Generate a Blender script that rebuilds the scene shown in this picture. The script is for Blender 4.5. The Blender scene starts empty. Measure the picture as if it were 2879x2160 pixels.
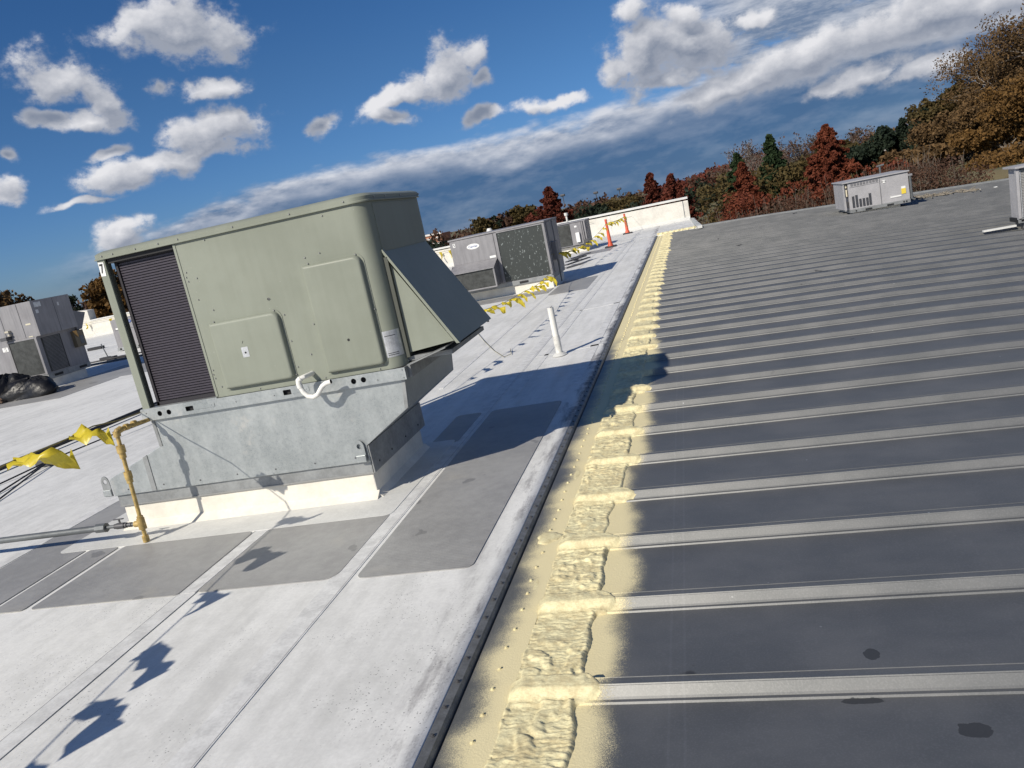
import bpy, bmesh, math, random
import numpy as np
from mathutils import Vector, Matrix
random.seed(7); rng = np.random.default_rng(7)
SC = bpy.context.scene; COL = SC.collection
R = math.radians

# ------------------------------------------------------------------ camera
def cam_axes(yaw, pitch, roll):
    f = Vector((math.sin(yaw)*math.cos(pitch), math.cos(yaw)*math.cos(pitch), math.sin(pitch)))
    r0 = Vector((math.cos(yaw), -math.sin(yaw), 0)); u0 = r0.cross(f)
    r = r0*math.cos(roll) + u0*math.sin(roll); u = -r0*math.sin(roll) + u0*math.cos(roll)
    return r, u, f
cr, cu, cf = cam_axes(R(-14.43), R(-11.81), R(-11.83))
cd = bpy.data.cameras.new('camera'); cam = bpy.data.objects.new('camera', cd); COL.objects.link(cam)
m = Matrix((( cr.x, cu.x, -cf.x, 0), (cr.y, cu.y, -cf.y, 0), (cr.z, cu.z, -cf.z, 1.7), (0, 0, 0, 1)))
cam.matrix_world = m
cd.sensor_width = 36; cd.lens = 36*2230/2879; cd.clip_start = .05; cd.clip_end = 6000
SC.camera = cam
SC.view_settings.view_transform = 'Standard'; SC.view_settings.look = 'None'
SC.view_settings.gamma = 1; SC.view_settings.exposure = 0.0; SC.view_settings.use_curve_mapping = False

# ------------------------------------------------------------------ sun and sky
SUNV = Vector((-.764, -1.27, 1.03)).normalized()       # towards the sun
SUN_EL = math.asin(SUNV.z); SUN_AZ = math.atan2(SUNV.x, SUNV.y)
sl = bpy.data.lights.new('sun', 'SUN'); sl.energy = 4.9; sl.angle = R(.53); sl.color = (1, .93, .815)
so = bpy.data.objects.new('sun', sl); COL.objects.link(so)
so.rotation_euler = (-SUNV).to_track_quat('-Z', 'Y').to_euler(); so.location = (-10, -10, 20)

W = bpy.data.worlds.new('World'); SC.world = W; W.use_nodes = True
NT = W.node_tree; NT.nodes.clear()

class G:
    """small helper to write node graphs as expressions"""
    def __init__(s, nt): s.nt = nt
    def n(s, t, **k):
        x = s.nt.nodes.new(t)
        for a, v in k.items(): setattr(x, a, v)
        return x
    def put(s, sock, v):
        if v is None: return
        if isinstance(v, (int, float, tuple, list)): sock.default_value = v
        else: s.nt.links.new(v, sock)
    def m(s, op, a, b=None, c=None, clamp=False):
        x = s.n('ShaderNodeMath', operation=op, use_clamp=clamp)
        for i, v in enumerate((a, b, c)): s.put(x.inputs[i], v)
        return x.outputs[0]
    def add(s, a, b): return s.m('ADD', a, b)
    def sub(s, a, b): return s.m('SUBTRACT', a, b)
    def mul(s, a, b): return s.m('MULTIPLY', a, b)
    def mx(s, a, b): return s.m('MAXIMUM', a, b)
    def vm(s, op, a, b=None, scale=None):
        x = s.n('ShaderNodeVectorMath', operation=op)
        s.put(x.inputs[0], a)
        if b is not None: s.put(x.inputs[1], b)
        if scale is not None: s.put(x.inputs['Scale'], scale)
        return x.outputs['Value'] if op in ('LENGTH', 'DOT_PRODUCT', 'DISTANCE') else x.outputs[0]
    def xyz(s, v):
        x = s.n('ShaderNodeSeparateXYZ'); s.put(x.inputs[0], v); return x.outputs
    def comb(s, x, y, z):
        c = s.n('ShaderNodeCombineXYZ')
        for i, v in enumerate((x, y, z)): s.put(c.inputs[i], v)
        return c.outputs[0]
    def ss(s, v, a, b, lo=0., hi=1., smooth=True):
        x = s.n('ShaderNodeMapRange', interpolation_type='SMOOTHSTEP' if smooth else 'LINEAR')
        s.put(x.inputs['Value'], v)
        s.put(x.inputs['From Min'], a); s.put(x.inputs['From Max'], b)
        s.put(x.inputs['To Min'], lo); s.put(x.inputs['To Max'], hi)
        return x.outputs[0]
    def noise(s, v, scale, detail=4, rough=.55, dist=0., col=False, dim='3D'):
        x = s.n('ShaderNodeTexNoise', noise_dimensions=dim)
        if v is not None: s.put(x.inputs['Vector'], v)
        s.put(x.inputs['Scale'], scale); s.put(x.inputs['Detail'], detail)
        s.put(x.inputs['Roughness'], rough); s.put(x.inputs['Distortion'], dist)
        return x.outputs['Color' if col else 'Fac']
    def vor(s, v, scale, feature='F1'):
        x = s.n('ShaderNodeTexVoronoi', feature=feature)
        if v is not None: s.put(x.inputs['Vector'], v)
        s.put(x.inputs['Scale'], scale); return x.outputs['Distance']
    def mapping(s, v, loc=(0, 0, 0), rot=(0, 0, 0), scale=(1, 1, 1), t='POINT'):
        x = s.n('ShaderNodeMapping', vector_type=t); s.put(x.inputs[0], v)
        x.inputs['Location'].default_value = loc; x.inputs['Rotation'].default_value = rot
        x.inputs['Scale'].default_value = scale
        return x.outputs[0]
    def mix(s, f, a, b, blend='MIX'):
        x = s.n('ShaderNodeMix', data_type='RGBA', blend_type=blend)
        s.put(x.inputs[0], f)
        for i, v in ((6, a), (7, b)):
            if isinstance(v, tuple) and len(v) == 3: v = v + (1,)
            s.put(x.inputs[i], v)
        return x.outputs[2]
    def fmix(s, f, a, b):
        x = s.n('ShaderNodeMix', data_type='FLOAT'); s.put(x.inputs[0], f)
        s.put(x.inputs[2], a); s.put(x.inputs[3], b); return x.outputs[0]

g = G(NT)
sky = g.n('ShaderNodeTexSky', sky_type='NISHITA'); sky.sun_disc = False
sky.sun_elevation = SUN_EL; sky.sun_rotation = SUN_AZ; sky.air_density = 1.0; sky.dust_density = .3; sky.ozone_density = 2.5
SKYS = .066
skyc = g.vm('SCALE', sky.outputs[0], scale=SKYS)
tc = g.n('ShaderNodeTexCoord').outputs['Generated']
el0 = g.xyz(g.vm('NORMALIZE', tc))[2]
skyc = g.vm('MULTIPLY', skyc, g.mix(g.ss(el0, .0, .22), (.56, .78, 1.30, 1), (.66, .80, 1.06, 1)))
hs = g.n('ShaderNodeHueSaturation'); hs.inputs['Saturation'].default_value = 1.14; hs.inputs['Value'].default_value = 1.0
g.put(hs.inputs['Color'], skyc); skyc = hs.outputs[0]
tc = g.n('ShaderNodeTexCoord').outputs['Generated']
def cloud_coords(v):
    o = g.xyz(v)
    az = g.mul(g.m('ARCTAN2', o[0], o[1]), 57.29578)
    el = g.mul(g.m('ARCSINE', o[2]), 57.29578)
    return az, el
az, el = cloud_coords(g.vm('NORMALIZE', tc))
# cumulus clouds: azimuth, elevation, half width, half height, tilt (degrees on the sky), weight
CUM = CUMLIST = [
(-31.14, 15.22, 3.67, 1.61, -5.1, 1.0), (-33.28, 15.97, 1.98, 1.08, 12.0, 1.0), (-28.41, 14.22, 1.66, 1.26, -22.3, 0.95), (-38.42, 13.41, 2.42, 1.42, -6.2, 1.0),
(-36.53, 11.88, 1.84, 0.86, -50.0, 1.0), (-39.28, 10.96, 1.52, 0.48, -5.2, 0.95), (-37.22, 10.89, 1.5, 0.52, 7.4, 0.9), (-32.9, 12.09, 1.02, 0.56, -17.8, 0.8),
(-29.66, 11.37, 1.7, 0.76, 1.1, 0.95), (-30.45, 9.06, 3.26, 1.34, 2.5, 1.0), (-35.5, 7.42, 3.56, 0.96, 5.7, 1.0), (-32.03, 7.57, 3.53, 0.99, 2.3, 0.95),
(-28.41, 9.46, 0.92, 0.82, 32.5, 0.9), (-36.9, 8.77, 1.4, 0.37, 13.3, 0.8), (-39.43, 6.02, 2.52, 0.33, -1.4, 0.8), (-43.26, 7.27, 1.07, 0.65, -9.1, 0.95),
(-42.68, 9.2, 0.66, 0.53, -7.9, 0.8), (-14.39, 10.25, 2.32, 1.45, 21.1, 1.0), (-12.44, 11.04, 1.07, 0.73, 25.5, 0.95), (-11.98, 9.48, 0.95, 0.72, -11.3, 0.9),
(-18.36, 9.07, 2.36, 0.64, 12.6, 0.9), (-18.97, 7.89, 1.51, 0.65, -10.6, 0.95), (-12.4, 6.8, 1.43, 0.54, -3.9, 0.8), (-7.93, 6.4, 1.89, 0.54, -4.5, 0.75),
(-6.79, 6.46, 1.26, 0.53, -12.1, 0.7), (-1.22, 8.49, 2.27, 2.22, -13.2, 1.0), (-1.75, 10.75, 1.07, 1.21, -31.1, 0.9), (1.51, 8.41, 2.62, 1.53, -6.2, 1.05),
(1.5, 10.25, 1.62, 0.81, -14.0, 0.8), (5.98, 8.84, 1.64, 0.69, -0.2, 0.8), (0.03, 6.74, 2.67, 0.72, -3.6, 0.95), (8.98, 5.85, 5.06, 1.13, 5.8, 1.0),
(14.29, 6.06, 5.03, 1.35, 3.2, 1.05), (17.93, 6.05, 4.28, 1.29, -0.5, 1.0), (4.57, 4.94, 4.7, 0.87, 1.3, 1.0), (11.47, 3.83, 3.73, 0.71, 4.7, 0.85),
(-37.52, 3.63, 1.36, 0.83, 14.9, 1.0), (-23.24, 8.66, 1.06, 0.63, 22.6, 0.8), (15.31, 3.39, 3.49, 0.6, 1.5, 0.8), (-3.19, 7.91, 1.23, 1.42, -12.7, 0.8)
]
CUM.sort(key=lambda c: -c[2]*c[3])
def field(az, el, only=None):
    P = g.comb(az, el, 0.)
    w = g.vm('SUBTRACT', g.noise(P, .22, 3, .55, col=True), (.5, .5, .5))
    Pw = g.vm('ADD', P, g.vm('SCALE', w, scale=3.2))
    F = None; Fb = None
    for i_, (a, e, rx, ry, t, wt) in enumerate(CUM[:only]):
        q = g.mapping(Pw, (a, e, 0), (0, 0, R(t)), (rx, ry, 1), 'TEXTURE')
        d = g.sub(wt+.08, g.vm('LENGTH', g.vm('MULTIPLY', q, (1, 1, 0))))
        F = d if F is None else g.mx(F, d)
        if i_ == 29: Fb = F
    # away from the view the same fair weather cumulus goes on
    gen = g.sub(g.noise(g.comb(g.mul(az, .6), el, 3.7), .12, 2, .5), .66)
    out = g.ss(g.m('ABSOLUTE', g.add(az, 14)), 44, 60)
    out = g.mul(out, g.ss(el, 2, 9))
    F = g.mx(F, g.sub(g.mul(gen, 5.0), g.mul(g.sub(1., out), 6.)))
    P3 = g.comb(g.mul(az, .85), g.mul(el, 1.1), 1.3)
    n1 = g.noise(P3, .46, 10, .62)
    n2 = g.noise(P3, .16, 3, .5)
    nn = g.add(g.mul(g.sub(n1, .5), 2.2), g.mul(g.sub(n2, .5), .6))
    return g.add(F, nn), g.add(Fb, nn)
F0, Fb0 = field(az, el)
_, Fb1 = field(g.add(az, -.45), g.add(el, 1.0), 30)
mask = g.ss(F0, -.42, .42)
mask = g.mul(mask, g.ss(g.add(F0, g.mul(g.sub(g.noise(g.comb(az, g.mul(el, 1.2), 9.), 1.7, 6, .65), .5), 1.6)), -.55, .25))
lit = g.m('ADD', g.mul(g.sub(Fb0, Fb1), .62), .09, clamp=True)
thick = g.ss(F0, .1, 1.0)
lit = g.m('ADD', lit, g.mul(g.sub(1., thick), .25), clamp=True)
ccol = g.mix(lit, (.21, .25, .335), (.80, .80, .83))
# band of cloud above the horizon, higher to the north-east
topel = g.add(g.ss(az, -46, -24, 2.6, 5.6), g.ss(az, -4, 14, 0., 1.6))
Pb = g.comb(g.mul(az, .36), el, 8.1)
bn = g.noise(Pb, .62, 8, .60); bn2 = g.noise(g.comb(g.mul(az, .45), el, 2.2), .38, 4, .6)
tt = g.add(g.sub(topel, el), g.add(g.mul(g.sub(bn, .5), 2.4), g.mul(g.sub(bn2, .5), 3.2)))
bmask = g.mul(g.ss(tt, -.4, .9), g.ss(az, -44, -33))
bn_up = g.noise(g.comb(g.mul(az, .36), g.add(el, .45), 8.1), .62, 8, .60)
bdepth = g.ss(tt, .3, 2.9)
bl = g.mul(g.sub(bn, bn_up), g.fmix(bdepth, 2.6, .45))
faint = g.mul(g.ss(bn2, .47, .72), .22)
bri = g.m('ADD', g.add(g.fmix(bdepth, g.ss(az, -36, -12, .45, .82), .02), g.mul(faint, .45)), bl, clamp=True)
bcol = g.mix(bri, (.062, .135, .27), (.68, .70, .76))
balpha = g.mul(bmask, g.fmix(g.ss(tt, 2.6, 7.0), .96, .80))
# higher streaks of the same layer to the north-east, seen from below
rn = g.noise(g.comb(g.mul(az, .30), g.mul(el, 1.1), 5.5), .42, 9, .62)
rn_up = g.noise(g.comb(g.mul(az, .30), g.mul(g.add(el, .55), 1.1), 5.5), .42, 9, .62)
ra = g.mul(g.ss(rn, .33, .50), g.mul(g.ss(el, 3.6, 5.6), g.ss(az, -3, 6)))
ra = g.mul(ra, g.ss(el, 24, 15))
rl = g.m('ADD', g.mul(g.sub(rn, rn_up), 4.0), .30, clamp=True)
rcol = g.mix(rl, (.17, .23, .34), (.66, .68, .73))
hm = g.ss(el, -1, 2.5)
col = g.mix(balpha, skyc, bcol)
col = g.mix(g.mul(ra, .92), col, rcol)
col = g.mix(g.mul(mask, hm), col, ccol)
col = g.mix(g.ss(el, -3.5, -1.0), (.03, .032, .03, 1), col)
bg = g.n('ShaderNodeBackground'); g.put(bg.inputs[0], col); bg.inputs[1].default_value = 1.0
ow = g.n('ShaderNodeOutputWorld'); NT.links.new(bg.outputs[0], ow.inputs[0])
W.cycles.sampling_method = 'MANUAL'; W.cycles.sample_map_resolution = 512

# ------------------------------------------------------------------ materials
MATS = {}
def mat(name, color=(.5, .5, .5), rough=.6, metal=0., spec=.5, var=0., vscale=3., bump=0., bscale=60., fn=None, bdist=.01):
    if name in MATS: return MATS[name]
    M = bpy.data.materials.new(name); M.use_nodes = True; nt = M.node_tree
    b = nt.nodes['Principled BSDF']; q = G(nt)
    b.inputs['Roughness'].default_value = rough; b.inputs['Metallic'].default_value = metal
    b.inputs['Specular IOR Level'].default_value = spec
    pos = q.n('ShaderNodeNewGeometry').outputs['Position']
    c = tuple(color) + (1,)
    if var:
        n = q.noise(pos, vscale, 6, .62)
        n2 = q.noise(pos, vscale*7.3, 4, .6)
        k = q.ss(q.add(q.mul(n, .7), q.mul(n2, .3)), .32, .68)
        lo = tuple(v*(1-var) for v in color) + (1,); hi = tuple(min(1, v*(1+var*.6)) for v in color) + (1,)
        cs = q.mix(k, lo, hi); q.put(b.inputs['Base Color'], cs)
        q.put(b.inputs['Roughness'], q.fmix(k, min(1, rough+.08), max(.05, rough-.05)))
    else:
        cs = None; b.inputs['Base Color'].default_value = c
    if bump:
        bp = q.n('ShaderNodeBump'); bp.inputs['Strength'].default_value = bump; bp.inputs['Distance'].default_value = bdist
        q.put(bp.inputs['Height'], q.noise(pos, bscale, 4, .6)); nt.links.new(bp.outputs[0], b.inputs['Normal'])
    if fn: fn(q, b, pos, cs)
    MATS[name] = M
    return M

def f_white_roof(q, b, pos, cs):
    o = q.xyz(pos)
    str_ = q.noise(q.comb(q.mul(o[0], 5.), q.mul(o[1], .7), o[2]), 1.4, 6, .65)
    blot = q.noise(pos, .55, 5, .6); fine = q.noise(pos, 55, 3, .6)
    mott = q.noise(pos, 9, 6, .7)
    v = q.add(q.mul(str_, .40), q.add(q.mul(blot, .34), q.mul(mott, .26)))
    base = q.mix(q.ss(v, .36, .60), (.60, .598, .57), (.80, .797, .765))
    # tiny dirt specks gathered in patches
    vd = q.vor(pos, 62.)
    spk = q.mul(q.ss(vd, .12, .26, 1., 0.), q.ss(q.noise(pos, 1.3, 5, .65), .46, .58))
    spk = q.mul(spk, q.ss(q.noise(pos, 25, 2, .5), .40, .52))
    base = q.mix(q.mul(spk, .8), base, (.15, .15, .145))
    base = q.mix(q.mul(q.ss(fine, .3, .7), .16), base, (.42, .42, .41))
    # grime and mastic smears beside the metal edge
    nn = q.noise(q.comb(q.mul(o[0], 5.), q.mul(o[1], 1.), 0.), 1.2, 7, .68)
    near = q.mul(q.ss(o[0], -1.42, -1.2), q.ss(o[0], -1.13, -1.19))
    near = q.mul(near, q.ss(o[0], -1.1, -1.12))
    dirt = q.mul(near, q.ss(q.add(nn, q.mul(q.noise(pos, 70, 3, .7), .12)), .50, .68))
    base = q.mix(q.mul(dirt, .8), base, (.17, .16, .165))
    ed = q.mul(q.ss(q.add(o[0], q.mul(q.sub(nn, .5), .25)), -1.24, -1.15), q.mul(q.ss(o[1], 5.2, 7.), q.ss(o[1], 17, 10)))
    ed = q.mul(ed, q.ss(q.noise(pos, 6., 5, .7), .38, .52))
    base = q.mix(q.mul(ed, .85), base, (.085, .085, .088))
    q.put(b.inputs['Base Color'], base)
    bp = q.n('ShaderNodeBump'); bp.inputs['Strength'].default_value = .35; bp.inputs['Distance'].default_value = .012
    h = q.add(q.noise(pos, 3.2, 4, .5), q.mul(fine, .08))
    q.put(bp.inputs['Height'], h); q.nt.links.new(bp.outputs[0], b.inputs['Normal'])
M_roof = mat('white_membrane', (.7, .71, .72), .62, fn=f_white_roof)
M_roof_b = mat('white_membrane_clean', (.64, .64, .61), .55, var=.10, vscale=4, bump=.25, bscale=25)
M_seam = mat('seam_white', (.68, .68, .66), .6, var=.22, vscale=9)
M_seamd = mat('seam_shadow_grey', (.36, .36, .35), .8, var=.3, vscale=8)  # shadow of the lap edges put into a grey
M_curbw = mat('curb_membrane', (.74, .70, .61), .6, var=.12, vscale=5, bump=.4, bscale=18)
def f_patch(q, b, pos, cs):
    o = q.xyz(pos)
    v = q.add(q.mul(q.noise(pos, 1.3, 6, .6), .6), q.mul(q.noise(pos, 14, 5, .65), .4))
    base = q.mix(q.ss(v, .36, .64), (.265, .262, .255), (.345, .342, .33))
    stain = q.ss(q.noise(pos, 3.1, 3, .5), .67, .69)
    base = q.mix(q.mul(stain, .55), base, (.13, .13, .13))
    cream = q.ss(q.noise(q.vm('ADD', pos, (7., 3., 0.)), 1.9, 3, .5), .60, .80)  # glare painted as pale patches in the base colour
    base = q.mix(q.mul(cream, .45), base, (.45, .42, .35))
    q.put(b.inputs['Base Color'], base)
    bp = q.n('ShaderNodeBump'); bp.inputs['Strength'].default_value = .3; bp.inputs['Distance'].default_value = .003
    w = q.m('SINE', q.mul(o[1], 300.)); q.put(bp.inputs['Height'], q.add(q.mul(w, .3), q.noise(pos, 90, 3)))
    q.nt.links.new(bp.outputs[0], b.inputs['Normal'])
M_patch = mat('grey_walk_pad', (.26, .26, .26), .5, fn=f_patch)

RIB0, RIBP = 2.47, .6275
def f_metal(q, b, pos, cs):
    o = q.xyz(pos)
    v = q.add(q.mul(q.noise(pos, 2.1, 6, .6), .7), q.mul(q.noise(q.comb(o[0], q.mul(o[1], 2.5), 0.), 3., 5, .6), .3))
    spang = q.noise(pos, 150, 2, .5)
    base = q.mix(q.ss(v, .35, .66), (.214, .217, .208), (.260, .260, .250))
    base = q.mix(q.mul(q.ss(spang, .45, .7), .25), base, (.36, .355, .345))
    # oil and water spots on the pans
    sp = q.noise(q.vm('ADD', pos, (3., 1., 0.)), 2.6, 3, .55); sel = q.ss(q.noise(pos, .7, 2, .5), .50, .56)
    spot = q.mul(q.ss(sp, .685, .70), sel)
    for (sx, sy, rx, ry) in ((.30, 2.62 + 0, .0, .0),) + SPOTS:
        if rx == 0: continue
        qq = q.vm('DIVIDE', q.vm('SUBTRACT', q.comb(o[0], o[1], 0.), (sx, sy, 0.)), (rx, ry, 1.))
        dd = q.add(q.vm('LENGTH', qq), q.mul(q.sub(q.noise(pos, 22, 3, .6), .5), 1.1))
        spot = q.mx(spot, q.ss(dd, 1.05, .97))
    base = q.mix(q.mul(spot, .85), base, (.035, .038, .043))
    for lx in (-.315, -.262):
        ln = q.ss(q.m('ABSOLUTE', q.sub(o[0], lx)), .006, .003); base = q.mix(q.mul(ln, .07), base, (.5, .5, .5))
    fleck = q.ss(q.vor(pos, 7.3), .035, .028)
    fleck = q.mul(fleck, q.ss(q.noise(pos, 1.1, 1, .5), .5, .55))
    base = q.mix(q.mul(fleck, .8), base, (.8, .8, .78))
    # sprayed foam mist
    t = q.m('FRACT', q.m('DIVIDE', q.sub(o[1], RIB0), RIBP))
    hump = q.m('SINE', q.mul(t, 3.1416))
    k = q.m('FLOOR', q.m('DIVIDE', q.sub(o[1], RIB0), RIBP))
    rk = q.noise(q.comb(q.mul(k, 3.17), 0., 0.), 1.1, 0, .5)
    edge = q.add(q.ss(o[1], 7., 14., -.57, -.74), q.add(q.mul(hump, .045), q.mul(q.sub(rk, .5), .30)))
    n = q.add(q.mul(q.sub(q.noise(pos, 300, 2, .7), .5), .22), q.mul(q.sub(q.noise(pos, 7, 4, .6), .5), .09))
    x2 = q.add(o[0], n)
    right = q.ss(q.sub(x2, edge), -.035, .055, 1., 0.)
    wav = q.mul(q.sub(q.noise(q.comb(0., o[1], 0.), 1.7, 3, .6), .5), .30)
    left = q.ss(q.add(x2, wav), -1.10, -.97)
    left = q.mx(left, q.ss(o[1], 8.5, 10.))
    spray = q.mul(right, left)
    base = q.mix(spray, base, (.74, .65, .39))
    q.put(b.inputs['Base Color'], base)
    q.put(b.inputs['Metallic'], q.mul(q.sub(1., q.mul(spot, .5)), q.sub(.75, q.mul(spray, .75))))
    q.put(b.inputs['Roughness'], q.fmix(spray, q.fmix(spot, q.ss(v, .3, .7, .50, .57), .48), .75))
    bp = q.n('ShaderNodeBump'); bp.inputs['Strength'].default_value = .30; bp.inputs['Distance'].default_value = .004
    q.put(bp.inputs['Height'], q.add(q.mul(q.noise(pos, 3, 2, .5), .12), q.add(q.mul(q.noise(pos, 180, 2, .6), .10), q.mul(spray, q.mul(q.noise(pos, 110, 4, .6), 1.6)))))
    q.nt.links.new(bp.outputs[0], b.inputs['Normal'])
SPOTS = ((.40, 2.72, .026, .036), (.60, 2.30, .05, .038), (.78, 2.31, .035, .014), (.71, 2.16, .02, .013), (.31, 2.455, .075, .016))
M_metal = mat('galvalume_roofing', (.35, .35, .36), .5, .7, fn=f_metal)
def f_foam(q, b, pos, cs):
    v = q.add(q.mul(q.noise(pos, 16, 5, .6), .6), q.mul(q.noise(pos, 90, 4, .6), .4))
    base = q.mix(q.ss(v, .33, .66), (.58, .49, .275), (.80, .735, .45))
    q.put(b.inputs['Base Color'], base)
    bp = q.n('ShaderNodeBump'); bp.inputs['Strength'].default_value = .55; bp.inputs['Distance'].default_value = .004
    o = q.xyz(pos)
    q.put(bp.inputs['Height'], q.add(q.noise(q.comb(q.mul(o[0], .5), o[1], o[2]), 150, 3, .6), q.mul(q.noise(pos, 480, 2, .6), .35)))
    q.nt.links.new(bp.outputs[0], b.inputs['Normal'])
    b.inputs['Subsurface Weight'].default_value = 0.0
M_foam = mat('spray_foam', (.7, .6, .4), .62, fn=f_foam)

def f_galv(q, b, pos, cs):
    o = q.xyz(pos)
    v = q.noise(pos, 2.6, 6, .62); sp = q.vor(pos, 75.); sp2 = q.noise(pos, 45, 3, .6)
    drip = q.noise(q.comb(q.mul(o[0], 9.), o[1], q.mul(o[2], 1.3)), 1.5, 5, .6)
    w = q.add(q.mul(v, .45), q.add(q.mul(sp2, .25), q.mul(drip, .3)))
    base = q.mix(q.ss(w, .34, .66), (.25, .275, .28), (.43, .455, .455))
    base = q.mix(q.mul(q.ss(sp, .1, .5), .25), base, (.48, .50, .50))
    chalk = q.mul(q.ss(q.noise(q.vm('ADD', pos, (1.2, 5., 2.)), 3.6, 6, .7), .58, .72), .55)
    base = q.mix(chalk, base, (.44, .425, .40))
    q.put(b.inputs['Base Color'], base)
    q.put(b.inputs['Roughness'], q.fmix(chalk, q.ss(w, .3, .7, .40, .56), .8))
    q.put(b.inputs['Metallic'], q.sub(.62, chalk))
    bp = q.n('ShaderNodeBump'); bp.inputs['Strength'].default_value = .2; bp.inputs['Distance'].default_value = .02
    q.put(bp.inputs['Height'], q.add(q.noise(pos, 2.2, 2, .5), q.mul(sp2, .02)))
    q.nt.links.new(bp.outputs[0], b.inputs['Normal'])
M_galv = mat('galvanised_steel', (.5, .5, .5), .45, .6, fn=f_galv)
M_galvd = mat('dull_galvanised', (.30, .31, .31), .55, .5, var=.25, vscale=6)
def f_green(q, b, pos, cs):
    o = q.xyz(pos)
    streak = q.noise(q.comb(q.mul(o[0], 14.), q.mul(o[1], 14.), q.mul(o[2], .8)), 1.2, 5, .6)
    v = q.noise(pos, 1.6, 5, .6)
    base = q.mix(q.ss(q.add(q.mul(v, .75), q.mul(streak, .25)), .33, .67), (.222, .238, .192), (.265, .284, .234))
    dust = q.ss(q.vor(pos, 21.), .045, .03)
    dust = q.mul(dust, q.ss(q.noise(pos, 3., 2, .5), .52, .6))
    base = q.mix(q.mul(dust, .6), base, (.6, .6, .55))
    q.put(b.inputs['Base Color'], base)
    q.put(b.inputs['Roughness'], q.ss(v, .3, .7, .42, .55))
    bp = q.n('ShaderNodeBump'); bp.inputs['Strength'].default_value = .12; bp.inputs['Distance'].default_value = .02
    q.put(bp.inputs['Height'], q.noise(pos, 1.7, 2, .5)); q.nt.links.new(bp.outputs[0], b.inputs['Normal'])
M_green = mat('sage_paint', (.29, .31, .23), .45, spec=.28, fn=f_green)
M_dkgreen = mat('sage_paint_shaded', (.07, .075, .06), .6)  # darkened copy of the sage paint, recess shade put into the colour
M_black = mat('recess_shade_black', (.012, .012, .013), .7)  # shade inside holes, slots and gaps put into a near-black
M_fin = mat('coil_fins', (.058, .050, .064), .5, .35, var=.2, vscale=30)
M_finb = mat('coil_back', (.020, .018, .023), .7)
def f_coil(q, b, pos, cs):
    n = q.noise(q.vm('MULTIPLY', pos, (1., 1., .45)), 34, 4, .6)
    base = q.mix(q.ss(n, .60, .70), (.048, .054, .05), (.30, .33, .32))
    q.put(b.inputs['Base Color'], base)
M_hail = mat('hail_dented_coil', (.05, .055, .05), .45, .3, fn=f_coil)
M_coil2 = mat('grey_coil', (.055, .058, .055), .55, .3, var=.5, vscale=9)
def f_grey(q, b, pos, cs):
    o = q.xyz(pos)
    st = q.noise(q.comb(q.mul(o[0], 9.), q.mul(o[1], 9.), q.mul(o[2], 1.1)), 1.6, 5, .65)
    v = q.noise(pos, 2.2, 5, .6)
    base = q.mix(q.ss(q.add(q.mul(st, .55), q.mul(v, .45)), .33, .67), (.195, .19, .198), (.275, .27, .278))
    q.put(b.inputs['Base Color'], base)
M_grey = mat('grey_cabinet_paint', (.29, .285, .29), .5, fn=f_grey)
M_greyd = mat('grey_cabinet_dark', (.17, .17, .18), .55, var=.15)
M_pvc = mat('white_pvc', (.78, .77, .72), .4, var=.08, vscale=12)
M_dirtypvc = mat('weathered_pvc', (.66, .65, .61), .5, var=.25, vscale=14)
M_ypipe = mat('yellow_gas_paint', (.46, .325, .11), .5, var=.45, vscale=22, bump=.5, bscale=140, bdist=.004)
M_gpipe = mat('grey_steel_pipe', (.13, .14, .145), .5, .3, var=.2, vscale=10)
M_valve = mat('dark_valve', (.09, .09, .095), .5, .3)
def f_film(q, b, pos, cs):
    nt = q.nt; t = q.n('ShaderNodeBsdfTranslucent'); t.inputs[0].default_value = (.72, .58, .05, 1)
    ms = q.n('ShaderNodeMixShader'); ms.inputs[0].default_value = .38
    nt.links.new(b.outputs[0], ms.inputs[1]); nt.links.new(t.outputs[0], ms.inputs[2])
    nt.links.new(ms.outputs[0], nt.nodes['Material Output'].inputs[0])
M_flag = mat('yellow_film', (.74, .60, .05), .35, var=.12, vscale=14, fn=f_film)
M_rope = mat('rope', (.20, .17, .07), .8)
M_rubber = mat('black_rubber', (.022, .022, .025), .55, var=.3)
M_bag = mat('black_plastic', (.007, .007, .008), .42, spec=.35, bump=.3, bscale=5, bdist=.06)
M_orange = mat('orange_plastic', (.62, .09, .035), .5, var=.15)
M_steel = mat('screw_steel', (.34, .34, .33), .45, .5)
M_alu = mat('silver_label', (.62, .63, .64), .35, .55, var=.25, vscale=16)
M_paper = mat('white_label', (.76, .76, .74), .5)
M_ink = mat('black_ink', (.02, .02, .02), .6)
M_blue = mat('blue_ink', (.05, .10, .30), .5)
M_yel = mat('yellow_label', (.72, .55, .06), .5)
M_wood = mat('weathered_wood', (.20, .13, .085), .8, var=.3, vscale=12)
M_gapshade = mat('gap_shadow_black', (.035, .035, .037), .65, var=.5, vscale=30, bump=1., bscale=60)  # painted shade for the gap beside the edge bar
M_bar = mat('edge_bar', (.20, .205, .205), .5, .45, var=.3, vscale=14)
M_stucco = mat('parapet_membrane', (.66, .635, .57), .65, var=.14, vscale=3.5, bump=.5, bscale=8)

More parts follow.
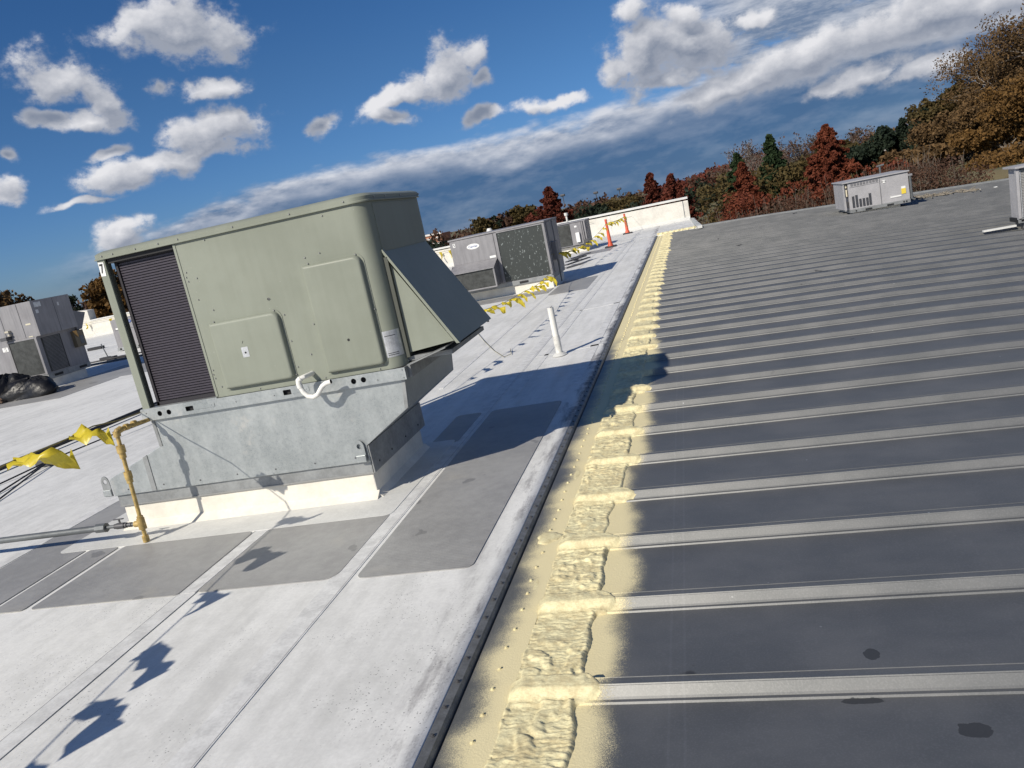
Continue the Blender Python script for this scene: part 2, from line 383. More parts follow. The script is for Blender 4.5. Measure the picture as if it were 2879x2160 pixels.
# ------------------------------------------------------------------ geometry helpers
class MB:
    def __init__(s): s.v = []; s.f = []
    def box(s, x0, y0, z0, x1, y1, z1):
        b = len(s.v)
        s.v += [(x, y, z) for z in (z0, z1) for y in (y0, y1) for x in (x0, x1)]
        s.f += [tuple(b+i for i in q) for q in ((0, 2, 3, 1), (4, 5, 7, 6), (0, 1, 5, 4), (2, 6, 7, 3), (0, 4, 6, 2), (1, 3, 7, 5))]
        return s
    def prism(s, poly, axis, a, c):
        """poly: 2D points; axis 'x': (y,z), 'y': (x,z), 'z': (x,y)"""
        b = len(s.v); n = len(poly)
        def P(p, t): return (t, p[0], p[1]) if axis == 'x' else ((p[0], t, p[1]) if axis == 'y' else (p[0], p[1], t))
        s.v += [P(p, a) for p in poly] + [P(p, c) for p in poly]
        s.f.append(tuple(b+i for i in range(n))); s.f.append(tuple(b+n+i for i in reversed(range(n))))
        for i in range(n):
            j = (i+1) % n; s.f.append((b+i, b+n+i, b+n+j, b+j))
        return s
    def loft(s, rings, cap=True):
        b = len(s.v); n = len(rings[0])
        for r in rings: s.v += [tuple(p) for p in r]
        for k in range(len(rings)-1):
            for i in range(n):
                j = (i+1) % n; s.f.append((b+k*n+i, b+k*n+j, b+(k+1)*n+j, b+(k+1)*n+i))
        if cap:
            s.f.append(tuple(b+i for i in reversed(range(n)))); s.f.append(tuple(b+(len(rings)-1)*n+i for i in range(n)))
        return s
    def tube(s, pts, r, n=10, caps=True):
        pts = [Vector(p) for p in pts]; rs = r if isinstance(r, (list, tuple)) else [r]*len(pts)
        rings = []; up = None
        for i, p in enumerate(pts):
            d = (pts[min(i+1, len(pts)-1)] - pts[max(i-1, 0)]).normalized()
            if up is None: up = Vector((0, 0, 1)) if abs(d.z) < .9 else Vector((1, 0, 0))
            a = d.cross(up).normalized(); b2 = a.cross(d).normalized(); up = b2
            rings.append([p + a*math.cos(2*math.pi*k/n)*rs[i] + b2*math.sin(2*math.pi*k/n)*rs[i] for k in range(n)])
        return s.loft(rings, caps)
    def quad(s, *p):
        b = len(s.v); s.v += [tuple(q) for q in p]; s.f.append(tuple(range(b, b+len(p)))); return s
    def build(s, name, m, parent=None, smooth=False, bevel=0., seg=2):
        me = bpy.data.meshes.new(name)
        off = parent_world(parent) if parent else Vector((0, 0, 0))
        me.from_pydata([tuple(Vector(v)-off) for v in s.v], [], s.f); me.update()
        bm = bmesh.new(); bm.from_mesh(me); bmesh.ops.recalc_face_normals(bm, faces=bm.faces); bm.to_mesh(me); bm.free()
        me.materials.append(m)
        o = bpy.data.objects.new(name, me); COL.objects.link(o)
        if parent: o.parent = parent
        if smooth:
            me.polygons.foreach_set('use_smooth', [True]*len(me.polygons))
            me.set_sharp_from_angle(angle=R(38))
        if bevel:
            bv = o.modifiers.new('bevel', 'BEVEL'); bv.width = bevel; bv.segments = seg; bv.limit_method = 'ANGLE'; bv.angle_limit = R(35)
            bv.harden_normals = False
        return o
def parent_world(p):
    v = Vector((0, 0, 0))
    while p: v += p.location; p = p.parent
    return v
def tag(o, label=None, cat=None, group=None, kind=None):
    if label: o['label'] = label
    if cat: o['category'] = cat
    if group: o['group'] = group
    if kind: o['kind'] = kind
    return o
def thing(name, label, cat, loc, group=None):
    o = bpy.data.objects.new(name, None); COL.objects.link(o); o.location = loc; o.empty_display_size = .1
    return tag(o, label, cat, group)
def copy_tree(o, parent=None):
    c = o.copy(); COL.objects.link(c); c.parent = parent
    for ch in o.children: copy_tree(ch, c)
    return c
def arc(cx, cy, r, a0, a1, n=6):
    return [(cx+r*math.cos(R(a0+(a1-a0)*i/n)), cy+r*math.sin(R(a0+(a1-a0)*i/n))) for i in range(n+1)]
def rrect(x0, y0, x1, y1, r, n=6):
    """rounded rectangle, r = (bl, br, tr, tl)"""
    bl, br, tr, tl = r if isinstance(r, (tuple, list)) else (r,)*4
    P = []
    for (cx, cy, rr, a) in ((x0+bl, y0+bl, bl, 180), (x1-br, y0+br, br, 270), (x1-tr, y1-tr, tr, 0), (x0+tl, y1-tl, tl, 90)):
        P += arc(cx, cy, rr, a, a+90, n) if rr > 1e-6 else [(cx, cy)]
    return P
def plate(name, outer, holes, y, thick, m, parent, bevel=0):
    """flat plate in the XZ plane with real holes, thickness along +y"""
    bm = bmesh.new(); es = []
    off = parent_world(parent) if parent else Vector((0, 0, 0))
    for lp in [outer]+holes:
        vs = [bm.verts.new((p[0]-off.x, y-off.y, p[1]-off.z)) for p in lp]
        es += [bm.edges.new((vs[i], vs[(i+1) % len(vs)])) for i in range(len(vs))]
    bmesh.ops.triangle_fill(bm, use_beauty=True, use_dissolve=False, edges=es, normal=(0, -1, 0))
    r = bmesh.ops.extrude_face_region(bm, geom=bm.faces[:])
    bmesh.ops.translate(bm, vec=(0, thick, 0), verts=[e for e in r['geom'] if isinstance(e, bmesh.types.BMVert)])
    bmesh.ops.recalc_face_normals(bm, faces=bm.faces)
    me = bpy.data.meshes.new(name); bm.to_mesh(me); bm.free(); me.materials.append(m)
    o = bpy.data.objects.new(name, me); COL.objects.link(o); o.parent = parent
    return o
def circ(cx, cz, r, n=20): return [(cx+r*math.cos(2*math.pi*i/n), cz+r*math.sin(2*math.pi*i/n)) for i in range(n)]
def lettering(s, size, m, parent, loc, rot=(R(90), 0, 0), ext=.0015, name='lettering', sx=1., bold=0.):
    cu_ = bpy.data.curves.new('t', 'FONT'); cu_.body = s; cu_.size = size; cu_.extrude = ext; cu_.align_x = 'CENTER'; cu_.align_y = 'CENTER'; cu_.offset = bold
    ob = bpy.data.objects.new('t', cu_); me = bpy.data.meshes.new_from_object(ob); bpy.data.objects.remove(ob)
    me.name = name; me.materials.clear(); me.materials.append(m)
    o = bpy.data.objects.new(name, me); COL.objects.link(o); o.parent = parent
    o.location = Vector(loc)-parent_world(parent); o.rotation_euler = rot; o.scale = (sx, 1, 1)
    return o

# numpy value noise
def vnoise(x, y, seed=0):
    xi = np.floor(x).astype(np.int64); yi = np.floor(y).astype(np.int64); xf = x-xi; yf = y-yi
    def h(a, b):
        n = (a*374761393 + b*668265263 + seed*1442695041) & 0xffffffff
        n = ((n ^ (n >> 13))*1274126177) & 0xffffffff
        return ((n ^ (n >> 16)) & 0xffff)/65535.
    u = xf*xf*(3-2*xf); v = yf*yf*(3-2*yf)
    return (h(xi, yi)*(1-u)+h(xi+1, yi)*u)*(1-v)+(h(xi, yi+1)*(1-u)+h(xi+1, yi+1)*u)*v
def fbm(x, y, seed=0, o=4, g_=.5):
    s = 0; a = 1; t = 0
    for i in range(o):
        s = s+a*vnoise(x*2**i, y*2**i, seed+i*7); t += a; a *= g_
    return s/t
def np_mesh(name, V, F, m, parent=None, smooth=True):
    """V (n,3), F (m,4) arrays"""
    me = bpy.data.meshes.new(name); off = parent_world(parent) if parent else Vector((0, 0, 0))
    V = np.asarray(V, np.float32)-np.array(off, np.float32); F = np.asarray(F, np.int32); k = F.shape[1]
    me.vertices.add(len(V)); me.vertices.foreach_set('co', V.ravel())
    me.loops.add(F.size); me.loops.foreach_set('vertex_index', F.ravel())
    me.polygons.add(len(F)); me.polygons.foreach_set('loop_start', np.arange(0, F.size, k, dtype=np.int32))
    me.polygons.foreach_set('use_smooth', np.full(len(F), smooth))
    me.update(calc_edges=True); me.materials.append(m)
    o = bpy.data.objects.new(name, me); COL.objects.link(o); o.parent = parent
    return o
def grid_faces(nx, ny, base=0):
    i = np.arange(nx-1); j = np.arange(ny-1); I, J = np.meshgrid(i, j)
    a = (J*nx+I).ravel()+base
    return np.stack([a, a+1, a+1+nx, a+nx], 1)

# ------------------------------------------------------------------ ground far below the roof
def sstep(t): t = np.clip(t, 0, 1); return t*t*(3-2*t)
def terr(x, y):
    x = np.asarray(x, float); y = np.asarray(y, float)
    z = -6.2+3.9*sstep((x-6)/14)*sstep((y-42)/22) + .5*(fbm(x/30+50, y/30+50, 3, 3)-.5)
    d = np.hypot(x, y); z = z+.9*sstep((d-110)/160)-1.8*sstep((d-240)/500)*sstep((-x-20)/100)
    return z
def build_ground():
    xs = np.concatenate([np.linspace(-900, -90, 28), np.linspace(-80, 80, 81), np.linspace(90, 900, 28)])
    ys = np.concatenate([np.linspace(-60, 30, 19), np.linspace(35, 160, 64), np.linspace(175, 1500, 36)])
    X, Y = np.meshgrid(xs, ys); Z = terr(X, Y)
    def fg(q, b, pos, cs):
        n = q.noise(pos, .09, 6, .6); n2 = q.noise(pos, 2.5, 5, .7)
        c = q.mix(q.ss(n, .42, .6), (.155, .125, .06), (.075, .082, .035))
        c = q.mix(q.mul(q.ss(n2, .4, .7), .4), c, (.22, .17, .085))
        q.put(b.inputs['Base Color'], c)
    o = np_mesh('ground', np.stack([X.ravel(), Y.ravel(), Z.ravel()], 1), grid_faces(len(xs), len(ys)), mat('dry_grass', (.12, .11, .05), .9, fn=fg))
    tag(o, kind='structure')
build_ground()

# ------------------------------------------------------------------ building with the two roofs
B = MB(); B.box(-46, -30, -6.5, -1.02, 35.3, -.40); B.box(-1.02, -30, -6.5, .25, 35.3, -.55)
B.box(.25, -30, -6.5, 21.5, 29.1, -1.6)
tag(B.build('building_wall', mat('building_block', (.45, .43, .4), .8, var=.1)), kind='structure')

# white roof: one sheet with a fine grid so that it can undulate a little
def white_roof():
    xs = np.concatenate([np.linspace(-46, -8, 40), np.linspace(-7.6, -1.158, 90)])
    ys = np.concatenate([np.linspace(-6, 1, 15), np.linspace(1.1, 12, 120), np.linspace(12.5, 28.3, 60)])
    X, Y = np.meshgrid(xs, ys)
    Z = .004*(fbm(X*1.3+9, Y*1.3+9, 5, 3)-.5)*sstep((-1.6-X)/.6)-.0025
    flat = ((X > -5.4) & (X < -1.9) & (Y > 3.4) & (Y < 7.2)); 
    # rolled edge down to the bar
    nx = len(xs)
    V = np.stack([X.ravel(), Y.ravel(), Z.ravel()], 1); F = grid_faces(nx, len(ys))
    e = V.reshape(len(ys), nx, 3)[:, -1].copy(); e[:, 2] -= .012; e[:, 0] += .004; b0 = len(V)
    V = np.vstack([V, e]); k = np.arange(len(ys)-1)
    F = np.vstack([F, np.stack([k*nx+nx-1, b0+k, b0+k+1, (k+1)*nx+nx-1], 1)])
    o = np_mesh('white_roof', V, F, M_roof); tag(o, kind='structure')
    return o
WR = white_roof()
def ext_roof():
    b = MB(); b.prism([(-46, 28.3), (-1.13, 28.3), (.24, 28.3), (.1, 35.0), (-46, 35.0)], 'z', -.1, .0)
    b.build('far_roof_strip', M_roof, WR)
ext_roof()
# lap seams of the membrane
def strip(x0, y0, x1, y1, w, z=.0, m=M_seam, name='membrane_lap', parent=WR, h=.0009):
    d = Vector((x1-x0, y1-y0, 0)); n = Vector((-d.y, d.x, 0)).normalized()*w/2
    b = MB(); p = [Vector((x0, y0, 0))+n, Vector((x0, y0, 0))-n, Vector((x1, y1, 0))-n, Vector((x1, y1, 0))+n]
    b.prism([(q.x, q.y) for q in p], 'z', z-.012, z+h); return b.build(name, m, parent)
for a in ((-2.10, -4, -2.06, 28, .13), (-3.06, -4, -3.06, 3.62, .12), (-3.06, 3.625, -3.06, 4.5, .10), (-5.19, 4.2, -5.10, 14, .12), (-4.32, -4, -4.33, 3.5, .10),
          (-1.88, 7.2, -1.85, 27.5, .05), (-2.92, 8.2, -2.95, 28, .05), (-1.30, 7.4, -1.31, 27.8, .10)):
    strip(*a)
for a in ((-15, 7.7, -7.6, 14.7, .05), (-13, 6.2, -6.9, 12.0, .05), (-18, 12.8, -9.2, 16.3, .05), (-9.2, 7.7, -5.6, 11.1, .05), (-2.0, 9.2, -1.2, 9.35, .08), (-2.0, 12.6, -1.2, 12.8, .06), (-24, 25.5, -12, 27, .08), (-20, 19.0, -8, 21.5, .08)):
    strip(*a)
# thin grey strip painted as the shadow line of each lap edge
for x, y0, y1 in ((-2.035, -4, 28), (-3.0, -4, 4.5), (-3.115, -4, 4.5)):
    strip(x, y0, x, y1, .0024, .0012, M_seamd, 'seam_shadow_line', h=.0004)

# grey walkway patches
def pad(x0, y0, x1, y1, r, label, skew=0.):
    P = rrect(x0, y0, x1, y1, r); P = [(x+skew*(y-y0), y) for x, y in P]
    b = MB(); b.prism(P, 'z', -.006, .0030); o = b.build('roof_patch', M_patch)
    tag(o, label, 'roof patch', 'grey membrane patches on the white roof'); return o
pad(-1.995, 3.60, -1.335, 6.85, .05, 'long grey membrane patch between the unit and the metal edge, half in shadow')
pad(-3.0, 3.62, -2.13, 4.52, (.04, .09, .05, .09), 'grey membrane patch in front of the big unit, right of the double seam')
pad(-4.16, 3.61, -3.12, 4.49, (.03, .03, .07, .03), 'wide grey membrane patch in front of the gas pipe foot')
pad(-4.46, 3.60, -4.21, 4.49, (.05, .03, .05, .03), 'narrow grey strip patch between two thin white seams')
pad(-5.10, 3.55, -4.50, 5.75, .03, 'grey membrane patch under the grey gas pipe, left of the curb')
pad(-2.335, 5.97, -2.09, 6.84, .05, 'small dark grey patch in the shadow right behind the big unit')
pad(-2.93, 15.6, -2.12, 17.9, .05, 'grey patch on the white roof right of the hail dented unit')
pad(-5.8, 16.1, -3.0, 16.95, .03, 'grey membrane strip along the front of the hail dented unit curb')
pad(-15.6, 13.1, -12.6, 14.95, .05, 'grey membrane patch in front of the tall double unit at left')
pad(-14.4, 14.95, -11.9, 17.3, .05, 'grey membrane patch right of the tall double unit at left')
pad(-3.6, 25.2, -2.5, 26.6, .05, 'grey patch before the small far unit near the orange posts')
WB = MB()
WB.prism(rrect(-4.75, 4.48, -2.12, 6.05, .06), 'z', -.006, .0042)
tag(WB.build('curb_flashing', M_roof_b), 'white membrane flange around the foot of the big unit curb', 'roof flashing')

# metal roof ----------------------------------------------------------------
def zr(x):
    x = np.asarray(x, float)
    return np.where(x < 2.2, -.03-.027*(x+1.03), -.03-.027*3.23-.045*(x-2.2))
PROF = [(0, 0), (.004, .010), (.017, .0115), (.0195, .006), (.022, .006), (.029, .015), (.0535, .054), (.0565, .0535), (.0595, .0585), (.063, .0585), (.066, .055), (.088, .055), (.0905, .0575), (.093, .0555), (.122, .0), (.30, -.0006), (.45, .0), (RIBP, 0)]
PROF = [(a_ if a_ < .064 or a_ > .2 else a_+.011, b_*.75) for a_, b_ in PROF]
MR = thing('metal_roof', None, None, (0, 0, 0)); tag(MR, kind='structure')
def metal_roof():
    xs = np.array([-.84, 2.2, 8., 21.4]); n = len(PROF)
    V = []; F = []
    for (dy, z) in PROF:
        for x in xs: V.append((x, dy, float(zr(x))+z))
    F = grid_faces(len(xs), n)
    me0 = None
    for k in range(-6, 43):
        if me0 is None:
            o = np_mesh('roof_panel', V, F, M_metal, None, smooth=False); me0 = o.data
        else:
            o = bpy.data.objects.new('roof_panel', me0); COL.objects.link(o)
        o.location = (0, RIB0+RIBP*k, 0); o.parent = MR
    b = MB()   # far eave trim
    for x0, x1 in ((.3, 2.2), (2.2, 21.4)):
        z0, z1 = float(zr(x0)), float(zr(x1))
        b.loft([[(x0, 29.42, z0-.12), (x0, 29.42, z0+.065), (x0, 29.55, z0+.065), (x0, 29.55, z0-.12)], [(x1, 29.42, z1-.12), (x1, 29.42, z1+.065), (x1, 29.55, z1+.065), (x1, 29.55, z1-.12)]])
    b.build('eave_trim', M_galvd, MR)
    b = MB(); b.loft([[(-1.098, y, -.030), (-.90, y, -.026), (-.90, y, -.032), (-1.098, y, -.036)] for y in (-1.5, 28.9)])
    fl = b.build('edge_flashing', M_metal, MR)
    return fl
FL = metal_roof()
# edge bar with screws
b = MB(); b.prism([(-1.160, -.012), (-1.150, -.003), (-1.118, -.008), (-1.110, -.024), (-1.104, -.05), (-1.160, -.05)], 'y', -1.5, 28.3)
bar = b.build('termination_bar', M_bar, WR)
b = MB(); b.prism([(-1.104, -.05), (-1.104, -.034), (-1.094, -.030), (-1.094, -.05)], 'y', -1.5, 28.3); b.build('gap_shadow_strip', M_gapshade, WR)  # near-black strip stands in for the shadow gap beside the bar
def screw_mesh(r, h, m, name='screw'):
    s = MB(); s.loft([[(r*1.6*math.cos(a), r*1.6*math.sin(a), 0) for a in np.linspace(0, 6.283, 9)[:-1]], [(r*1.6*math.cos(a), r*1.6*math.sin(a), h*.25) for a in np.linspace(0, 6.283, 9)[:-1]],
                     [(r*math.cos(a), r*math.sin(a), h*.3) for a in np.linspace(0, 6.283, 9)[:-1]], [(r*.9*math.cos(a), r*.9*math.sin(a), h) for a in np.linspace(0, 6.283, 9)[:-1]]])
    o = s.build(name, m); me = o.data; bpy.data.objects.remove(o); return me
me_s = screw_mesh(.0065, .009, M_foam); me_b = screw_mesh(.006, .009, M_valve)
far = MB()
y = 1.55; i = 0
while y < 28:
    x = -.990+random.uniform(-.006, .006); yy = y+random.uniform(-.015, .015)
    if i < 55:
        o = bpy.data.objects.new('screw', me_s); COL.objects.link(o); o.parent = FL; o.location = (x, yy, -.0285)
        o.rotation_euler = (random.uniform(-.1, .1), random.uniform(-.1, .1), random.uniform(0, 3))
    else: far.box(x-.007, yy-.007, -.03, x+.007, yy+.007, -.016)
    if i < 50:
        o = bpy.data.objects.new('screw', me_b); COL.objects.link(o); o.parent = bar; o.location = (-1.134+random.uniform(-.003, .003), y*1.09+.6, -.0055)
    y += .146; i += 1
tag(far.build('far_screws', M_foam, FL), kind='stuff')

# spray foam ------------------------------------------------------------------
PY = np.array([p[0] for p in PROF]); PZ = np.array([p[1] for p in PROF])
def prof(y):
    t = np.mod(y-RIB0, RIBP); z = np.interp(t, PY, PZ)
    for d in (-.012, .012, -.006, .006): z = np.maximum(z, np.interp(np.mod(y+d-RIB0, RIBP), PY, PZ))
    return z
def foam_sheet(y0, y1, dy, dx):
    ys = np.arange(y0, y1+dy, dy); xs = np.arange(-.965, -.44, dx)
    X, Y = np.meshgrid(xs, ys)
    t = np.mod(Y-RIB0, RIBP)/RIBP; k = np.floor((Y-RIB0)/RIBP)
    rk = vnoise(k*1.7+.3, k*0+.5, 11); rk2 = vnoise(k*2.3+.7, k*0+.5, 12)
    rib = np.clip(1-np.abs(t*RIBP-.06)/.075, 0, 1)**.6
    far_ = sstep((Y-9)/5)
    xl = -.915+.012*(fbm(Y*3, Y*0, 21)-.5)+.010*np.sin(Y*31)*.3
    base_r = -.635+.05*(rk-.5)*2-.05*far_
    xr_ = base_r+.035*np.sin(np.clip((t-.2)/.8, 0, 1)*math.pi)*(rk2-.3)+.03*(fbm(Y*7, Y*0+5, 22)-.5)
    xr_ = xr_+rib*(.075+.05*rk2)+.004*np.sin(Y*23+rk*9)
    inl = np.clip((X-xl)/.014, 0, 1); inr = np.clip((xr_-X)/.03, 0, 1)
    env = sstep(inl)*sstep(inr)
    wx = X+.05*(fbm(X*9, Y*9, 31)-.5); wy = Y+.05*(fbm(X*8+3, Y*8+7, 32)-.5)
    # ripples run across the strip, blobs on top of them
    rip = 1-np.abs(2*fbm(wx*15, wy*66, 33, 3)-1); rip2 = 1-np.abs(2*fbm(wx*30+4, wy*120, 38, 2)-1)
    cel = 1-np.abs(2*fbm(wx*26+1, wy*30, 34, 3)-1)
    blob = fbm(wx*20, wy*18, 39, 2); bl = sstep((blob-.46)/.2)*sstep((fbm(X*5+2, Y*2.3, 35, 2)-.36)/.16)
    rim = np.exp(-((xr_-X-.016)/.012)**2)
    lowr = sstep((fbm(X*5+8, Y*4+1, 36, 2)-.3)/.4)
    bulge = np.clip(1-np.abs(2*(X-xl)/(xr_-xl+1e-6)-1), 0, 1)**.35
    h = .003+.007*bulge*(.6+.5*lowr)+.0105*(rip-.55)*(.45+.7*lowr)+.0035*(rip2-.5)+.0055*(cel-.6)+.009*bl+.0045*rim
    edge_soft = sstep((xr_-X)/.10)
    h = h*(1-.85*rib)+rib*(.0015+.006*fbm(X*14, Y*22, 40, 3))*(.05+.95*edge_soft)
    h = h*(.8+.5*rk)
    h = np.maximum(h, .0012)
    pz = np.maximum(sum(prof(Y+d) for d in (-.008, -.004, 0, .004, .008))/5, prof(Y)-.001)
    Z = zr(X)+pz*sstep((X+.95)/.105)+env*h-(1-env)*.012
    # bury the left border under the flashing level
    lf = X < -.93; Z = np.where(lf & (env < .3), -.05, Z)
    far_cut = env <= 0; 
    V = np.stack([X.ravel(), Y.ravel(), Z.ravel()], 1); F = grid_faces(len(xs), len(ys))
    keep = env.ravel()[F].max(1) > 0
    return V, F[keep]
FO = thing('spray_foam', 'cream coloured spray foam strip sealing the rib ends of the metal roof', 'spray foam', (-.8, 5, -.03))
for a in ((1.5, 5.2, .0048, .0052), (5.2, 9.6, .008, .008), (9.6, 29.0, .022, .015)):
    V, F = foam_sheet(*a); np_mesh('foam_layer', V, F, M_foam, FO)
# thin smooth foam film right and left of the thick strip is colour on the metal; a line of foam closes the far edge
b = MB(); pts = [(-1.1+.05*i, 28.36+.02*math.sin(i*1.7), .012+.012*math.sin(i*2.3)) for i in range(27)]
b.tube(pts, [.055+.012*math.sin(i*3.1) for i in range(27)], 8); b.build('foam_bead', M_foam, FO, smooth=True)
# splash over the flashing
for (cx, cy, rx, ry, hh) in ((-.985, 3.93, .075, .085, .012), (-.95, 4.9, .03, .12, .004), (-.955, 3.4, .03, .1, .003)):
    n = 26; V = []; 
    for j in range(9):
        for i in range(n):
            a = 2*math.pi*i/n; rr = (j/8)*(1+.12*math.sin(3*a+1)+.08*math.sin(7*a))
            V.append((cx+rx*rr*math.cos(a), cy+ry*rr*math.sin(a), -.030+hh*(1-(j/8)**4)*(1+.25*math.sin(13*a)*(j/8)) - (.01 if j == 8 else 0)))
    F = [(j*n+i, j*n+(i+1) % n, (j+1)*n+(i+1) % n, (j+1)*n+i) for j in range(8) for i in range(n)]
    np_mesh('foam_splash', V, F, M_foam, FO)

# ------------------------------------------------------------------ parapets
PA = thing('parapet_wall', 'long low white parapet wall along the far end of the roof', 'wall', (-15, 35.2, 0))
b = MB(); b.box(-30.2, 35.0, -.1, .09, 35.32, .80); b.build('wall', M_stucco, PA)
b = MB(); b.loft([[(-30.2, 34.97, .80), (-30.2, 35.35, .80), (-30.2, 35.35, .86), (-30.2, 34.97, .86)], [(.10, 34.97, .86), (.10, 35.35, .86), (.10, 35.35, .95), (.10, 34.97, .95)]]); b.build('coping', M_roof_b, PA, bevel=.01)
b = MB(); b.box(-.14, 34.985, .02, -.11, 35.0, .80); b.build('edge_strip', M_galvd, PA)
b = MB(); b.prism([(34.78, .0), (35.0, .0), (35.0, .12)], 'x', -30.2, .09); b.build('cant', M_roof_b, PA)
for x in (-3.3, -6.8, -10.4, -14.2): 
    b = MB(); b.box(x, 34.992, .0, x+.06, 35.0, .8); b.build('panel_seam', M_seam, PA)
LP = thing('corner_wall', 'raised white parapet end at the far left corner of the roof', 'wall', (-30.5, 35.2, 0))
b = MB(); b.prism([(-37, -.1), (-30.22, -.1), (-30.22, 1.36), (-30.8, 1.41), (-37, 1.75)], 'y', 35.02, 35.5); b.build('wall', M_stucco, LP)
b = MB(); b.box(-45.8, 33., -.1, -45.4, 35, .9); b.build('side_wall', M_stucco, LP)
ET = thing('roof_edge_trim', 'short white metal gutter end at the far right corner of the white roof', 'edge trim', (.25, 31, 0))
b = MB(); b.loft([[(.10, 34.6, -.03), (.10, 34.6, .06), (.20, 34.6, .06), (.20, 34.6, -.03)], [(.26, 28.2, -.03), (.26, 28.2, .06), (.42, 28.2, .06), (.42, 28.2, -.03)]]); b.build('trim', M_roof_b, ET)
for i in range(8):
    y = 28.7+i*.75; x = .26-(y-28.2)*.022
    b = MB(); b.box(x-.08, y, .058, x+.12, y+.14, .075); b.build('bracket', M_galv, ET)

exec_parts = True
# ------------------------------------------------------------------ main roof curb and adapter
CB = thing('roof_curb', 'white membrane wrapped curb under the big sage green unit', 'roof curb', (-3.4, 5.4, 0))
b = MB(); b.box(-4.415, 4.866, -.01, -2.355, 5.90, .262); b.build('curb_wall', M_curbw, CB, bevel=.008)
b = MB(); b.prism([(4.80, .004), (4.867, .004), (4.867, .05)], 'x', -4.43, -2.34); b.prism([(-2.356, .004), (-2.31, .004), (-2.356, .04)], 'y', 4.85, 5.92); b.build('cant', M_curbw, CB)
b = MB(); b.box(-4.43, 4.853, .183, -2.345, 5.92, .268); b.build('counter_flashing', M_galvd, CB, bevel=.003)
b = MB(); b.box(-4.43, 4.847, .180, -2.342, 4.853, .187); b.build('drip_edge', M_steel, CB)
AD = thing('curb_adapter', 'galvanised steel transition sleeve flaring between the curb and the big unit', 'curb adapter', (-3.3, 5.4, .26))
b = MB(); b.prism([(-4.435, .270), (-2.335, .270), (-2.335, .385), (-1.975, .607), (-1.952, .802), (-3.93, .802), (-3.925, .600), (-4.44, .405)], 'y', 4.833, 5.94)
b.build('sleeve', M_galv, AD, bevel=.004)
b = MB(); b.box(-2.334, 4.84, .186, -2.325, 5.95, .385); b.build('end_flashing', M_galvd, AD)
b = MB(); b.prism([(-4.10, .275), (-4.06, .275), (-4.055, .55), (-4.095, .535)], 'y', 4.828, 4.834); b.build('stiffener', M_galvd, AD)
b = MB()
b.loft([[( -3.925, 4.829, .60), (-3.90, 4.829, .60), (-3.90, 4.834, .60), (-3.925, 4.834, .60)], [(-3.93, 4.829, .80), (-3.905, 4.829, .80), (-3.905, 4.834, .80), (-3.93, 4.834, .80)]])
b.build('edge_flange', M_galvd, AD); b = MB()
b.loft([[(-1.975, 4.829, .607), (-2.0, 4.829, .607), (-2.0, 4.834, .607), (-1.975, 4.834, .607)], [(-1.952, 4.829, .80), (-1.977, 4.829, .80), (-1.977, 4.834, .80), (-1.952, 4.834, .80)]])
b.build('edge_flange', M_galvd, AD)
for nm, x, flip in (('l', -4.48, 1), ('r', -2.385, 1)):
    P = [(x-.035, .275), (x+.035, .275)]+[(x+.035*math.cos(a), .385+.05*math.sin(a)) for a in np.linspace(0, math.pi, 10)]
    yy = 4.815 if nm == 'r' else 4.83
    plate('lifting_lug', P, [circ(x, .392, .018, 12)], yy, .006, M_galvd if nm == 'l' else M_galv, AD)
    b = MB(); b.box(x-.035, yy-.012, .28, x+.035, yy, .33); b.build('lug_fold', M_galv, AD, bevel=.003)
b = MB()
for x in np.arange(-4.3, -2.4, .31): 
    z = .31+random.uniform(-.004, .004); b.loft([[(x+.005*math.cos(a), 4.829, z+.005*math.sin(a)) for a in np.linspace(0, 6.28, 7)[:-1]], [(x+.005*math.cos(a), 4.834, z+.005*math.sin(a)) for a in np.linspace(0, 6.28, 7)[:-1]]])
for yv in (4.95, 5.2, 5.5, 5.8): b.box(-2.33, yv-.006, .23, -2.32, yv+.006, .242)
tag(b.build('rivets', M_valve, AD), kind='stuff')

# ------------------------------------------------------------------ main unit
U = thing('rooftop_unit', 'large sage green packaged rooftop unit with slanted intake hood and label 7', 'air conditioner', (-2.95, 5.4, .80))
hx = [circ(-3.821, .844, .019), circ(-3.745, .844, .019), circ(-2.300, .846, .019), circ(-2.228, .846, .019),
      rrect(-3.605, .828, -3.542, .862, .004, 2), rrect(-2.828, .828, -2.768, .864, .004, 2)]
plate('base_rail', [(-3.975, .803), (-1.926, .803), (-1.926, .884), (-3.975, .884)], hx, 4.803, .004, M_galv, U)
plate('forklift_flap', rrect(-3.540, .831, -3.37, .859, .004, 2), [circ(-3.39, .845, .004, 8)], 4.800, .002, M_galv, U)
plate('forklift_flap', rrect(-2.765, .833, -2.63, .861, .004, 2), [circ(-2.65, .847, .004, 8)], 4.800, .002, M_galv, U)
b = MB(); b.box(-3.96, 4.83, .803, -1.94, 5.93, .884); b.build('base_pan', M_black, U)
b = MB(); b.box(-1.936, 4.808, .803, -1.926, 5.95, .884); b.box(-3.975, 4.808, .803, -3.967, 5.95, .884); b.box(-3.975, 5.945, .803, -1.926, 5.953, .884); b.build('side_rail', M_galvd, U)
b = MB(); b.box(-3.97, 4.803, .884, -3.34, 4.86, .892); b.build('rail_lip', M_galv, U)
BP = rrect(-3.345, 4.82, -1.932, 5.935, (.0, .105, .105, 0), 10)
b = MB(); b.prism(BP, 'z', .885, 1.968); b.build('cabinet', M_green, U, smooth=True)
b = MB(); b.box(-3.350, 4.816, .895, -3.332, 4.822, 1.965); b.build('panel_edge', M_green, U)
